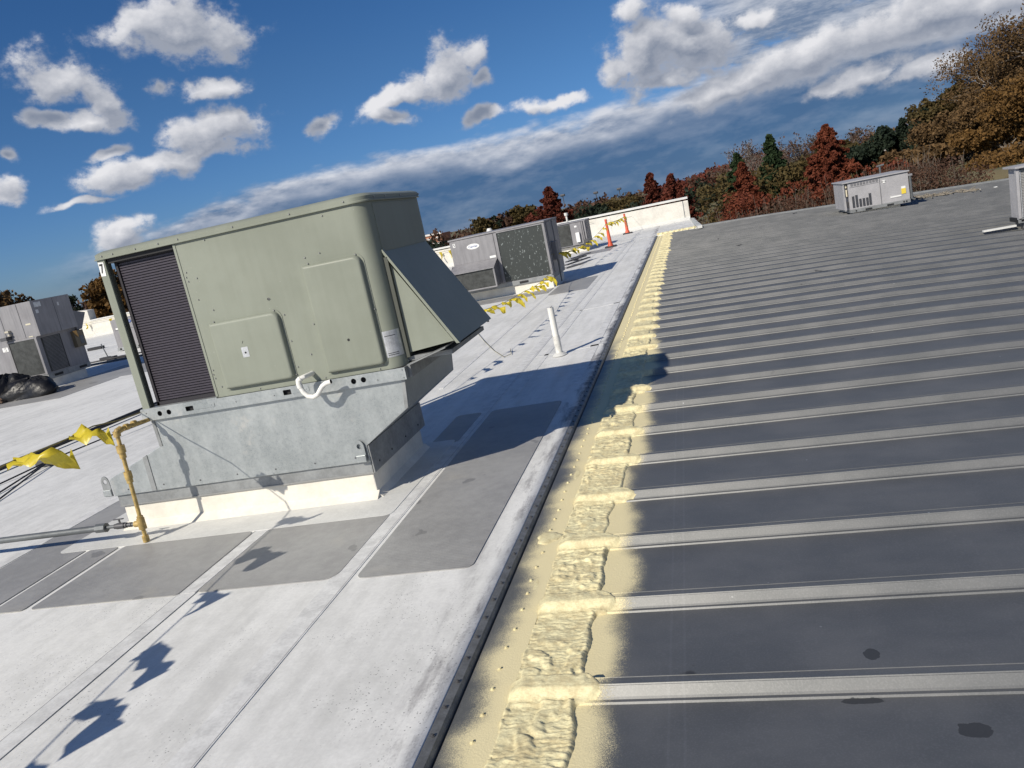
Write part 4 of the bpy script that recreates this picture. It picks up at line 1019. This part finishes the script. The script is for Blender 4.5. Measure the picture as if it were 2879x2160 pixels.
# trash bags and debris at left
def bag(cx, cy, rx, ry, hz, seed, rot=0):
    nu, nv = 48, 26; U_, V_ = np.meshgrid(np.linspace(0, 2*math.pi, nu, endpoint=False), np.linspace(0, 1, nv))
    r = np.sin(V_*math.pi/2)**.7; z = np.cos(V_*math.pi/2)**1.1
    cr_ = 1-np.abs(2*fbm(np.cos(U_)*2.2+V_*3+9, np.sin(U_)*2.2+V_*2+9, seed, 2)-1)
    amp = 1+.22*(cr_-.6)+.25*np.sin(U_*3+seed)
    X = r*amp*rx*np.cos(U_); Y = r*amp*ry*np.sin(U_); Z = hz*z*(.85+.35*(cr_-.5))
    c, s = math.cos(rot), math.sin(rot)
    V = np.stack([(cx+X*c-Y*s).ravel(), (cy+X*s+Y*c).ravel(), np.maximum(Z, .0).ravel()], 1)
    F = []
    for j in range(nv-1):
        for i in range(nu): F.append((j*nu+i, (j+1)*nu+i, (j+1)*nu+(i+1) % nu, j*nu+(i+1) % nu))
    return V, np.array(F)
V, F = bag(-14.25, 14.25, .62, .42, .42, 3); o = np_mesh('trash_bag', V, F, M_bag, smooth=True); tag(o, 'crumpled black plastic bag lying in front of the tall left unit', 'plastic bag')
V, F = bag(-14.95, 14.3, .50, .40, .58, 8, .5); o = np_mesh('trash_bag', V, F, M_bag, smooth=True); tag(o, 'bulging black plastic bag at the left edge leaning on the other bag', 'plastic bag')
DB = MB()
for i in range(26):
    x, y = -14.95+random.uniform(-.4, .25), 13.85+random.uniform(-.15, .15); a = random.uniform(0, 3.1); l = random.uniform(.04, .13)
    z = random.uniform(.01, .10); DB.tube([(x-l*math.cos(a), y-l*math.sin(a)*.5, z), (x+l*math.cos(a), y+l*math.sin(a)*.5, z+random.uniform(-.01, .03))], random.uniform(.01, .025), 5)
tag(DB.build('debris', M_wood), 'pile of brown scrap pieces at the foot of the black bags', 'debris', kind='stuff')
# folded dark boards on the far white roof
BD = thing('scrap_stack', 'small stack of dark metal strips lying on the white roof behind the dented unit', 'scrap metal', (-3.2, 22.2, 0))
for i, (x0, y0, x1, y1, z) in enumerate(((-3.38, 21.4, -2.98, 22.0, .04), (-3.40, 21.7, -2.90, 23.0, .09), (-3.45, 22.3, -3.0, 22.1, .14), (-3.35, 21.6, -2.95, 22.6, .18), (-3.3, 21.9, -2.85, 22.9, .22))):
    d = Vector((x1-x0, y1-y0, 0)); n = Vector((-d.y, d.x, 0)).normalized()*.05
    b = MB(); b.prism([(x0+n.x, y0+n.y), (x0-n.x, y0-n.y), (x1-n.x, y1-n.y), (x1+n.x, y1+n.y)], 'z', z-.03, z); b.build('strip', M_valve if i % 2 else M_greyd, BD)

# orange delineator posts
def post(x, y, h, label):
    t = thing('delineator_post', label, 'traffic post', (x, y, 0), None)
    b = MB(); b.box(x-.19, y-.19, .0, x+.19, y+.19, .045); b.build('base', M_rubber, t, bevel=.02)
    b = MB(); b.tube([(x, y, .04), (x, y, .10), (x, y, .14), (x-.01, y, h*.75), (x-.015, y, h*.9)], [.10, .085, .065, .042, .038], 14); b.build('post', M_orange, t, smooth=True)
    b = MB(); b.tube([(x-.015, y, h*.9), (x-.015, y, h*.93), (x-.015, y, h*.94), (x-.015, y, h)], [.04, .03, .045, .035], 12); b.build('grip', M_orange, t, smooth=True)
    return t
t1 = post(-2.61, 26.82, .93, 'orange delineator post standing nearer, in front of the parapet')
t2 = post(-2.46, 33.2, .82, 'farther orange delineator post wrapped in rope close to the parapet')
b = MB(); b.tube([(-2.46+.06*math.cos(i*1.3), 33.2+.06*math.sin(i*1.3), .28+.012*i) for i in range(26)], .012, 5); b.build('wrapped_rope', M_rope, t2)

M_pale = mat('pale_grey_paint', (.37, .365, .375), .5, var=.14, vscale=3)
# units on the metal roof
def zmr(x): return float(zr(x))
KU = 24.1/21.5
def kx(x): return x*KU
def kz(z): return 1.7-(1.7-z)*KU
curb(kx(3.99), 24.25, kx(5.08), 25.3, kz(.10), 'pale low curb under the unit standing on the metal roof', M_curbw, z=-.45)
u = thing('rooftop_unit', 'grey packaged unit with louvred vents and a yellow label out on the metal roof', 'air conditioner', (kx(4.5), 24.7, kz(.1)))
def ub(x0, z0, x1, z1, y0, y1): return (kx(x0), y0, kz(z0), kx(x1), y1, kz(z1))
pt('base_rail', M_galvd, ub(3.90, .035, 5.29, .115, 24.1, 25.7), par=u)
pt('cabinet', M_pale, ub(3.90, .115, 5.28, .775, 24.1, 25.65), par=u)
pt('top_cover', M_pale, ub(3.77, .775, 5.31, .802, 24.05, 25.7), par=u)
pt('left_section', M_pale, ub(3.80, .115, 3.895, .775, 24.25, 25.65), par=u)
pt('corner_post', M_pale, ub(3.79, .10, 3.81, .78, 24.08, 24.14), par=u)
pt('gas_valve', mat('cream_valve', (.62, .56, .42), .5), ub(3.83, .45, 3.88, .62, 24.15, 24.25), ub(3.82, .66, 3.88, .74, 24.15, 24.25), par=u)
pt('burner_port', M_valve, ub(3.85, .18, 3.885, .33, 24.18, 24.26), par=u)
pt('joint', M_greyd, ub(4.625, .12, 4.635, .775, 24.085, 24.1), ub(3.93, .655, 4.60, .66, 24.09, 24.1), par=u, bevel=0)
b = MB()
for i in range(9):
    x = 3.965+i*.072; b.box(*ub(x, .685, x+.05, .745, 24.088, 24.1))
b.build('top_louvres', M_greyd, u)
for i, (x, h) in enumerate(((3.965, .30), (4.045, .31), (4.125, .21), (4.205, .21), (4.285, .21), (4.355, .30))):
    b = MB(); z0 = .155
    for k in range(int(h/.018)): b.box(*ub(x, z0+k*.018, x+.055, z0+k*.018+.010, 24.085, 24.1))
    b.build('louvre', M_valve, u)
plate('notice', [(kx(p[0]), kz(p[1])) for p in rrect(4.69, .61, 4.76, .68, .004, 2)], [], 24.086, .01, M_paper, u)
plate('yellow_label', [(kx(p[0]), kz(p[1])) for p in rrect(5.10, .27, 5.20, .40, .004, 2)], [], 24.086, .01, M_yel, u)
plate('paper_label', [(kx(p[0]), kz(p[1])) for p in rrect(5.10, .40, 5.20, .45, .004, 2)], [], 24.086, .01, M_paper, u)
plate('paper_label', [(kx(p[0]), kz(p[1])) for p in rrect(4.84, .22, 5.09, .255, .004, 2)], [], 24.086, .01, M_paper, u)
lettering('EP 21', .05, M_ink, u, (kx(4.725), 24.084, kz(.645)))
pt('rail_slot', M_black, ub(4.75, .05, 4.90, .085, 24.085, 24.1), ub(4.25, .05, 4.40, .085, 24.085, 24.1), ub(5.12, .06, 5.15, .09, 24.085, 24.1), ub(5.18, .06, 5.21, .09, 24.085, 24.1), ub(4.02, .06, 4.05, .09, 24.085, 24.1), par=u, bevel=0)
pipe([(kx(5.33), 24.15, kz(.70)), (kx(5.33), 24.15, kz(.12)), (kx(5.40), 24.15, kz(.08))], .035, 'conduit', M_gpipe, u)
pt('bracket', M_grey, ub(5.28, .66, 5.38, .71, 24.1, 24.25), par=u)
vv = thing('exhaust_stack', 'thin exhaust stack with a cross bar rising behind the unit on the metal roof', 'vent pipe', (kx(5.0), 25.9, -.3))
pipe([(kx(5.02), 25.9, -.3), (kx(5.02), 25.9, kz(.97))], .03, 'pipe', M_gpipe, vv); pipe([(kx(4.94), 25.9, kz(.98)), (kx(5.12), 25.9, kz(1.0))], .03, 'cross_bar', M_gpipe, vv)
# loose scrap right of it
DB = MB()
for i in range(110):
    x = 6.1+random.random()**1.3*2.1; y = 26.2+random.uniform(-.5, .55); z = zmr(x)+.055; l = random.uniform(.04, .18); a = random.uniform(0, 3.1)
    DB.tube([(x-l*math.cos(a), y-l*math.sin(a), z+.01), (x+l*math.cos(a), y+l*math.sin(a), z+random.uniform(.01, .07))], .014, 4)
tag(DB.build('loose_scrap', mat('tan_scrap', (.24, .21, .165), .8, var=.4, vscale=20)), 'scattered brown twigs and scrap on the metal roof right of the louvred unit', 'debris', kind='stuff')
DB = MB()
for i in range(16):
    x = 8.2+i*.42+random.uniform(-.05, .05); z = zmr(x)+.058; DB.box(x-.035, 25.93, z, x+.035, 26.02, z+.02)
tag(DB.build('pale_clips', M_paper), 'row of pale clips along a rib of the metal roof at the far right', 'clip', kind='stuff')
# unit at the right edge
KR = 1.137
u = thing('rooftop_unit', 'grey unit with a slatted coil cut off by the right edge of the picture', 'air conditioner', (5.6, 14.9, -.2))
def rb(x0, z0, x1, z1, y0, y1): return (x0*KR, y0, 1.7-(1.7-z0)*KR, x1*KR, y1, 1.7-(1.7-z1)*KR)
pt('cabinet', M_pale, rb(4.68, .145, 6.6, .86, 14.98, 15.35), par=u)
pt('corner_post', M_pale, rb(4.64, .13, 4.68, .87, 14.9, 14.98), par=u)
pt('inner_post', M_alu, rb(4.695, .15, 4.71, .84, 14.93, 14.98), par=u)
b = MB()
for k in range(30): b.box(*rb(4.715, .16+k*.0228, 6.5, .16+k*.0228+.016, 14.945, 14.98))
tag(b.build('coil_slats', mat('pale_slat', (.30, .30, .29), .6), u), kind='stuff')
pt('top_cover', M_pale, rb(4.62, .87, 6.7, .90, 14.85, 15.4), par=u)
plate('base_rail', [(p[0]*KR, 1.7-(1.7-p[1])*KR) for p in ((4.63, .085), (6.6, .085), (6.6, .15), (4.63, .15))], [[(p[0]*KR, 1.7-(1.7-p[1])*KR) for p in rrect(4.67, .10, 4.72, .135, .003, 2)]], 14.9, .01, M_galvd, u)
pt('rail_inner', M_black, rb(4.65, .088, 6.6, .148, 14.93, 15.35), par=u)
pt('leg', M_valve, rb(4.71, -.05, 4.77, .085, 14.95, 15.3), par=u)
pt('skid', mat('pale_skid', (.55, .55, .53), .6), (5.3, 14.72, zmr(5.3)+.04, 6.8, 14.80, zmr(5.3)+.065), par=u)
sk = MB(); sk.box(4.75, 14.95, zmr(5)+.055, 5.25, 15.02, zmr(5)+.085); tag(sk.build('pipe_flashing', M_roof_b), 'short pale flashing strip on the ribs beside the right edge unit', 'flashing')

# ------------------------------------------------------------------ vegetation
def leafmat(name, c, c2, sc=.7):
    def fn(q, b, pos, cs):
        n = q.noise(pos, sc, 3, .6); n2 = q.noise(pos, 6., 2, .6)
        k = q.ss(q.add(q.mul(n, .6), q.mul(n2, .4)), .36, .64)
        base = q.mix(k, c, c2); q.put(b.inputs['Base Color'], base)
        t = q.n('ShaderNodeBsdfTranslucent'); q.put(t.inputs[0], base)
        ms = q.n('ShaderNodeMixShader'); ms.inputs[0].default_value = .22
        q.nt.links.new(b.outputs[0], ms.inputs[1]); q.nt.links.new(t.outputs[0], ms.inputs[2])
        q.nt.links.new(ms.outputs[0], q.nt.nodes['Material Output'].inputs[0])
    return mat(name, c, .75, spec=.2, fn=fn)
L_red = leafmat('leaf_rust', (.105, .026, .014), (.21, .062, .032))
L_dred = leafmat('leaf_dark_red', (.090, .024, .015), (.18, .050, .030))
L_pine = leafmat('leaf_pine', (.014, .030, .014), (.045, .072, .030))
L_dgreen = leafmat('leaf_deep_green', (.010, .018, .012), (.032, .045, .026))
L_olive = leafmat('leaf_olive', (.055, .045, .018), (.125, .088, .032))
L_brown = leafmat('leaf_brown', (.080, .050, .023), (.19, .115, .05))
L_brush = leafmat('leaf_brush', (.060, .032, .022), (.125, .070, .045))
L_tawny = leafmat('leaf_tawny', (.095, .054, .018), (.21, .115, .036))
M_bark = mat('bark', (.14, .115, .09), .9, var=.3, vscale=3)
M_barkp = mat('pale_bark', (.27, .235, .20), .9, var=.25, vscale=3)
def leaves(C, spread, n, size, asp=.6, up=0.):
    """C cluster centres (k,3), n leaves each"""
    k = len(C); idx = np.repeat(np.arange(k), n)
    sp = spread if np.isscalar(spread) else np.repeat(spread, n)[:, None]
    d = rng.normal(size=(k*n, 3)); d /= np.linalg.norm(d, axis=1)[:, None]
    P = C[idx]+d*(rng.random((k*n, 1))**.45)*sp*np.array([1, 1, .75])
    a = rng.normal(size=(k*n, 3)); a[:, 2] *= (1-up); a /= np.linalg.norm(a, axis=1)[:, None]
    c = rng.normal(size=(k*n, 3)); c = np.cross(a, c); c /= np.linalg.norm(c, axis=1)[:, None]
    s = size*(.5+rng.random((k*n, 1)))
    V = np.stack([P-a*s-c*s*asp, P+a*s-c*s*asp, P+a*s+c*s*asp, P-a*s+c*s*asp], 1).reshape(-1, 3)
    F = np.arange(4*k*n).reshape(-1, 4)
    return V, F
def tubes_np(segs, n=4):
    V = []; F = []; b = 0
    for (p, q, r0, r1) in segs:
        p = np.array(p); q = np.array(q); d = q-p; L = np.linalg.norm(d)
        if L < 1e-6: continue
        d /= L; u = np.cross(d, [0, 0, 1.] if abs(d[2]) < .9 else [1., 0, 0]); u /= np.linalg.norm(u); w = np.cross(d, u)
        an = np.arange(n)*2*math.pi/n; ring = np.outer(np.cos(an), u)+np.outer(np.sin(an), w)
        V.append(p+ring*r0); V.append(q+ring*r1)
        for i in range(n): F.append((b+i, b+(i+1) % n, b+n+(i+1) % n, b+n+i))
        b += 2*n
    return np.vstack(V), np.array(F)
def grow(p, d, L, r, depth, segs, tips, spread=.55, kids=3, rr=None):
    q = p+d*L; segs.append((p, q, r, r*.68)); tips.append(q)
    if depth == 0: return
    for k in range(kids):
        nd = d+rng.normal(size=3)*spread; nd[2] += .18; nd /= np.linalg.norm(nd)
        t = .45+.55*rng.random() if k else 1.
        grow(p+d*L*t, nd, L*(.62+.2*rng.random()), r*.58, depth-1, segs, tips, spread, kids)
def tree(name, label, x, y, top, w, kind, leaf, dens=1., size=.17, group=None, bark=M_bark):
    z0 = float(terr(x, y))-.2; H = top-z0
    t = thing(name, label, 'tree' if kind != 'bush' else 'bush', (x, y, z0), group)
    segs = []; tips = []; base = np.array([x, y, z0])
    if kind == 'cone':        # bald cypress / pine: straight leader with tiers of drooping boughs
        segs.append((base, base+[0, 0, H*.96], .16+H*.012, .03)); C = []; S = []
        nb = int(70*dens)
        for i in range(nb):
            f = .10+.90*(i/nb)**.9; a = i*2.399+rng.normal()*.3; rad = w/2*(1-f)**.75*(.5+.7*rng.random())*(1.0 if rng.random() > .15 else .5)
            if f > .9: rad = max(rad, .12)
            e = base+[rad*math.cos(a), rad*math.sin(a), H*f-rad*.22]; s0 = base+[0, 0, H*f]
            segs.append((s0, e, .035, .012))
            for tt in (.35, .6, .8, 1.): 
                C.append(s0*(1-tt)+e*tt); S.append(.16+.22*rad*.5*(1.15-tt))
        C = np.array(C); S = np.array(S)*1.15
        V, F = leaves(C, S, int(34*dens), size, .5)
    elif kind == 'pine':      # clumpy layered crown
        segs.append((base, base+[.1, 0, H*.95], .2, .05)); C = []; S = []
        nb = int(34*dens)
        for i in range(nb):
            f = .28+.70*rng.random(); a = rng.random()*6.28; rad = w/2*(1.05-.55*f)*(.35+.65*rng.random())
            e = base+[rad*math.cos(a), rad*math.sin(a), H*f+.2]; segs.append((base+[0, 0, H*f-.5], e, .05, .02)); C.append(e); S.append(w*.13*(.7+.6*rng.random()))
        C.append(base+[0, 0, H*.96]); S.append(w*.12)
        V, F = leaves(np.array(C), np.array(S), int(150*dens), size*.9, .35)
    elif kind == 'bare':
        for k in range(4):
            d = np.array([rng.normal()*.28, rng.normal()*.28, 1.]); d /= np.linalg.norm(d)
            grow(base+[0, 0, H*.15], d, H*.33, .10, 5, segs, tips, .42, 3)
        segs.append((base, base+[0, 0, H*.2], .2, .16))
        T = np.array(tips); z_ = T[:, 2].max(); sc = (top-z0)/(z_-z0)
        segs = [((p-base)*[1, 1, sc]+base, (q-base)*[1, 1, sc]+base, a, b_) for p, q, a, b_ in segs]
        T = (T-base)*[1, 1, sc]+base
        V, F = leaves(T[rng.random(len(T)) < .45], .35, 2, size*.5)
    elif kind == 'bush':
        n = int(60*dens); C = []
        for i in range(n):
            a = rng.random()*6.28; rr_ = math.sqrt(rng.random()); C.append(base+[w/2*rr_*math.cos(a), w/2*rr_*math.sin(a), H*(.15+.8*rng.random()*math.sqrt(max(0, 1-rr_**2)))])
            segs.append((base+[w*.2*math.cos(a), w*.2*math.sin(a), 0], C[-1]+rng.normal(size=3)*.2+[0, 0, .3], .025, .006))
        V, F = leaves(np.array(C), w*.13, int(55*dens), size)
    else:                     # broad crown on forking limbs
        for k in range(3):
            d = np.array([rng.normal()*.3, rng.normal()*.3, 1.]); d /= np.linalg.norm(d)
            grow(base+[0, 0, H*.18], d, H*.27, .14, 4, segs, tips, .5, 3)
        segs.append((base, base+[0, 0, H*.22], .28, .22))
        T = np.array(tips); cx = T[:, :2].mean(0); sw = np.percentile(np.linalg.norm(T[:, :2]-cx, axis=1), 92)
        s2 = np.array([w/2/sw, w/2/sw, (H)/(T[:, 2].max()-z0)])*np.array([.95, .95, .97])
        segs = [((p-base)*s2+base, (q-base)*s2+base, a, b_) for p, q, a, b_ in segs]
        T = (T-base)*s2+base; T = T[T[:, 2] > z0+H*.18]
        extra = T[rng.integers(0, len(T), int(len(T)*.5))]+rng.normal(size=(int(len(T)*.5), 3))*w*.05
        T = np.vstack([T, extra]); V, F = leaves(T, w*.075, max(3, int((16000 if kind == 'broad' else 7000)*dens/len(T))), size)
    Vt, Ft = tubes_np(segs); np_mesh('trunk', Vt, Ft, bark, t, smooth=False)
    np_mesh('crown', V, F, leaf, t, smooth=False)
    return t
G1 = 'trees beyond the roofs'
tree('cypress_tree', 'dark red bald cypress rising behind the hail dented unit', -11.9, 74.1, 3.4, 9.5, 'cone', L_dred, 1.5, .13, G1)
tree('cypress_tree', 'slim dark red tree above the right half of the far parapet', -3.1, 84.9, 2.9, 6., 'cone', L_dred, 1.3, .13, G1)
tree('cypress_tree', 'wider dark red tree directly right of the slim one above the parapet', -1.1, 83.0, 2.3, 8., 'cone', L_dred, 1.4, .13, G1)
tree('pine_tree', 'dark green pine, the left and lower of two pines in the middle distance', 6.5, 99.8, 3.2, 6.4, 'cone', L_pine, 1.5, .17, G1)
tree('pine_tree', 'taller dark green pine left of the big rust red cypress', 10.8, 104.4, 4.6, 6.6, 'cone', L_pine, 1.6, .17, G1)
tree('bare_tree', 'leafless tree behind and left of the taller pine', 10.0, 122, 5.2, 5.0, 'bare', L_brush, 1, .2, G1, M_barkp)
tree('bare_tree', 'leafless tree just right of the taller pine', 15.6, 124., 4.8, 6.0, 'bare', L_brush, 1, .2, G1, M_barkp)
tree('bare_tree', 'leafless tree close behind the left shoulder of the rust red cypress', 19.4, 123.5, 4.4, 6, 'bare', L_brush, 1, .2, G1, M_barkp)
tree('bare_tree', 'leafless tree showing at the right shoulder of the rust red cypress', 23.8, 122.8, 3.8, 5, 'bare', L_brush, 1, .2, G1, M_barkp)
tree('cypress_tree', 'tall bright rust red cypress left of the louvred roof unit', 14.3, 86.8, 3.9, 8.4, 'cone', L_red, 2.0, .12, G1)
tree('cypress_tree', 'squat rust red cypress in front of the two pines', 6.1, 87.8, 2.0, 6.6, 'cone', L_red, 1.5, .13, G1)
tree('evergreen_tree', 'round dark evergreen right of the rust red cypress', 19.6, 98., 1.5, 4.8, 'broad', L_dgreen, .9, .17, G1)
tree('oak_tree', 'small olive brown oak behind the round evergreen', 20.4, 113, 2.3, 5.4, 'broad', L_olive, .7, .18, G1)
tree('evergreen_tree', 'deep green evergreen above the louvred roof unit', 23.0, 97.3, 2.7, 5.5, 'broad', L_dgreen, 1., .17, G1)
tree('cedar_tree', 'tall deep green cedar at the foot of the big brown oaks', 26.2, 97.6, 3.6, 5.8, 'cone', L_dgreen, 1.8, .18, G1)
tree('oak_tree', 'rounded olive brown oak left of the tallest tree', 29.4, 100.9, 5.9, 8.6, 'broad', L_olive, 2.0, .12, G1)
tree('oak_tree', 'tallest half bare brown tree at the upper right edge', 35.0, 87.7, 10.8, 16, 'thin', L_brown, 4.4, .075, G1, M_barkp)
tree('oak_tree', 'tall brown tree between the tallest tree and the rounded oak', 36., 98.6, 8.6, 12, 'thin', L_brown, 2.6, .10, G1, M_barkp)
tree('oak_tree', 'low golden brown tree in front of the tall brown trees', 27.2, 78.5, 1.3, 7.5, 'broad', L_tawny, 1.8, .10, G1)
tree('oak_tree', 'golden brown tree at the right edge below the tallest tree', 33.0, 76, 2.6, 9.0, 'thin', L_tawny, 2.6, .10, G1)
tree('oak_tree', 'brown tree filling the gap under the tallest tree', 31.0, 90., 6.2, 11, 'thin', L_brown, 3.2, .09, G1)
tree('oak_tree', 'orange brown tree low at the right edge beside the cut off unit', 30.5, 80., 4.2, 10, 'thin', L_tawny, 3.2, .09, G1)
tree('oak_tree', 'mixed brown tree left of and below the tallest tree', 26.5, 88., 3.2, 8, 'thin', L_brown, 2.6, .09, G1)
tree('shrub', 'low orange brown shrub on the grassy bank at the roof edge', 24.5, 70., -1.0, 6, 'bush', L_tawny, 1.2, .09, G1)
tree('shrub', 'wide russet shrub at the right behind the eave of the metal roof', 29.5, 69., -.2, 8, 'bush', L_tawny, 1.6, .09, G1)
tree('oak_tree', 'small brown tree beside the grassy bank at the roof edge', 22.2, 84, -.2, 6.0, 'broad', L_brown, .8, .15, G1)
tree('oak_tree', 'ochre tree seen through the open corner of the big unit', -43.4, 54.6, 3.9, 6.0, 'broad', L_tawny, 1.1, .13, G1)
tree('oak_tree', 'thin brown tree above the tall double unit at the left edge', -50.3, 50.0, 4.8, 6.2, 'thin', L_brown, 1.1, .11, G1)
tree('pine_tree', 'far dark pine between the left unit and the big unit', -80.5, 90.9, 3.0, 5, 'pine', L_dgreen, .8, .2, G1)
DL = ('far %s tree on the skyline %s')
for (kind, leaf, x, y, top, w, lab) in (('thin', L_olive, -31.7, 126, 2.3, 4.4, 'far olive tree at the left end of the skyline gap behind the dented unit'),
        ('pine', L_dgreen, -29.8, 126.7, 2.2, 3.2, 'far narrow dark pine beside the olive skyline tree'),
        ('thin', L_brush, -28.5, 131, 2.6, 6, 'far brownish tree left of the dark red cypress'),
        ('broad', L_olive, -25.5, 130, 2.8, 7, 'far mottled oak just left of the dark red cypress'),
        ('broad', L_dred, -22.9, 128, 1.8, 6, 'far reddish tree hugging the dark red cypress'),
        ('broad', L_brush, -21., 158, .6, 6, 'far low brown tree right of the dark red cypress'),
        ('broad', L_dgreen, -16.4, 158.9, .2, 3.4, 'far small dark evergreen above the left end of the parapet'),
        ('thin', L_olive, -12.5, 165, .6, 9, 'far hazy tree above the middle of the parapet')):
    tree('distant_tree', lab, x, y, top, w, kind, leaf, .45, .2, G1)
# brush along the right bank and low woods far away, each one mass
def mass(name, label, pts, leaf, n, size, spread, bark=True, cat='brush'):
    C = np.array(pts); V, F = leaves(C, spread, n, size, .5)
    o = np_mesh(name, V, F, leaf, smooth=False); tag(o, label, cat, kind='stuff')
    if bark:
        segs = []
        for p in C[::2]:
            for k in range(3):
                q = p+rng.normal(size=3)*[.5, .5, .3]+[0, 0, spread*1.1]; segs.append((np.array([p[0], p[1], float(terr(p[0], p[1]))]), q, .03, .008))
        Vt, Ft = tubes_np(segs, 3); b_ = np_mesh('stems', Vt, Ft, M_bark, o, smooth=False); b_['kind'] = 'stuff'
pts = []
for i in range(430):
    x = rng.uniform(-1.5, 19); y = rng.uniform(48, 70) + x*.3; z = float(terr(x, y)); topz = -2.5+.06*x+.9*rng.random()
    pts.append((x, y, rng.uniform(z+.2, max(z+.5, topz))))
mass('thicket', 'reddish brown leafless thicket below the trees beyond the metal roof', pts, L_brush, 90, .065, .75)
pts = []
for i in range(120):
    x = rng.uniform(3., 19); y = rng.uniform(72, 84); z = float(terr(x, y)); pts.append((x, y, rng.uniform(z, -1.4+.8*rng.random())))
mass('undergrowth', 'rust coloured undergrowth around the feet of the red cypresses', pts, L_red, 46, .12, .8, False)
pts = []
for i in range(240):
    x = rng.uniform(2, 22); y = rng.uniform(96, 118); z = float(terr(x, y)); pts.append((x, y, rng.uniform(z, .1+1.0*rng.random())))
mass('mixed_woods', 'dark mixed greenery filling the gaps behind the red cypresses', pts, L_olive, 60, .17, 1.1, False, 'woods')
pts = []
for i in range(300):
    x = rng.uniform(24, 50); y = rng.uniform(88, 125); z = float(terr(x, y)); pts.append((x, y, rng.uniform(z, 1.2+1.5*rng.random())))
mass('woods', 'brown undergrowth between the trunks of the tall trees at right', pts, L_brown, 60, .17, 1.2, False, 'woods')
pts = []
for i in range(520):
    x = rng.uniform(-8, 26); y = 225+rng.uniform(-12, 22); h_ = .4+2.8*sstep((x+6)/26)+rng.normal()*.3; pts.append((x, y, rng.uniform(-5, h_)))
mass('red_ridge_woods', 'distant reddish wooded ridge above the thicket', pts, L_dred, 34, .38, 1.7, False, 'woods')
pts = []
for i in range(900):
    a = rng.uniform(-75, 12); d = rng.uniform(170, 235); x = d*math.sin(R(a)); y = d*math.cos(R(a)); pts.append((x, y, rng.uniform(-6, .4+.7*rng.random()+.9*math.sin(a*.9))))
mass('skyline_woods', 'low dark line of distant woods along the skyline', pts, L_brush, 34, .36, 1.9, False, 'woods')
pts = []
for i in range(420):
    a = rng.uniform(-70, 6); d = rng.uniform(120, 150); x = d*math.sin(R(a)); y = d*math.cos(R(a)); pts.append((x, y, rng.uniform(-6, -.6+.9*rng.random()+.5*math.sin(a*1.7))))
mass('near_woods', 'brown dark woods in front of the skyline beyond the parapet', pts, L_dgreen, 40, .25, 1.5, False, 'woods')

# far building, lamps, pylon
FB = thing('office_building', 'far brick building with pale floor bands beyond the left parapet', 'building', (-106, 330, -7))
D_ = Vector((.95, .311, 0))
b = MB(); b.box(-122, 330, -8, -102, 344, .2); b.build('walls', mat('far_brick', (.38, .16, .09), .8, var=.1), FB)
for z in (-6.2, -3.9, -1.7, .0): 
    b = MB(); b.box(-122.3, 329.6, z, -101.7, 330, z+.75); b.build('floor_band', mat('far_band', (.75, .72, .68), .7), FB)
for k in range(2):
    for i in range(9):
        b = MB(); b.box(-120.9+i*2.1, 329.8, -5.1+k*2.3, -119.6+i*2.1, 330.0, -4.2+k*2.3); b.build('window', M_black, FB)
HB = thing('pale_house', 'pale house wall glimpsed through branches behind the louvred unit', 'building', (30.5, 122, -3))
b = MB(); b.box(26, 122, -3, 33, 130, -.2); b.build('walls', mat('pale_siding', (.62, .56, .48), .8, var=.08), HB)
b = MB(); b.prism([(121.6, -.2), (130.4, -.2), (126, 1.6)], 'x', 25.6, 33.4); b.build('roof', mat('pale_roof', (.30, .28, .26), .9), HB)
for i, x in enumerate((27.5, 30.)):
    b = MB(); b.box(x, 121.9, -2, x+.9, 122, -.9); b.build('window', M_black, HB)
for (x, y, zt, lab) in ((-36, 249, 3.9, 'leftmost of the three far lamp posts above the parapet'), (-26, 250, 2.6, 'middle one of the three far lamp posts above the parapet'), (-19., 252, 2.3, 'rightmost of the three far lamp posts above the parapet')):
    t = thing('street_lamp', lab, 'lamp post', (x, y, -6), 'far lamp posts')
    pipe([(x, y, -6), (x, y, zt)], .12, 'pole', M_valve, t, 6)
    b = MB(); b.box(x-.7, y-.7, zt, x+.7, y+.7, zt+.7); b.build('lamp_head', M_valve, t, bevel=.2)
t = thing('lattice_tower', 'far thin lattice tower on the skyline right of the dark red cypress', 'pylon', (-66, 392, -6))
for sx in (-1, 1): pipe([(-66+sx*2.6, 392, -6), (-66, 392, 5.2)], .18, 'leg', M_gpipe, t, 5)
for z, w in ((1., 2.6), (2.6, 3.2), (3.9, 2.2)): pipe([(-66-w, 392, z), (-66+w, 392, z)], .16, 'cross_arm', M_gpipe, t, 5)
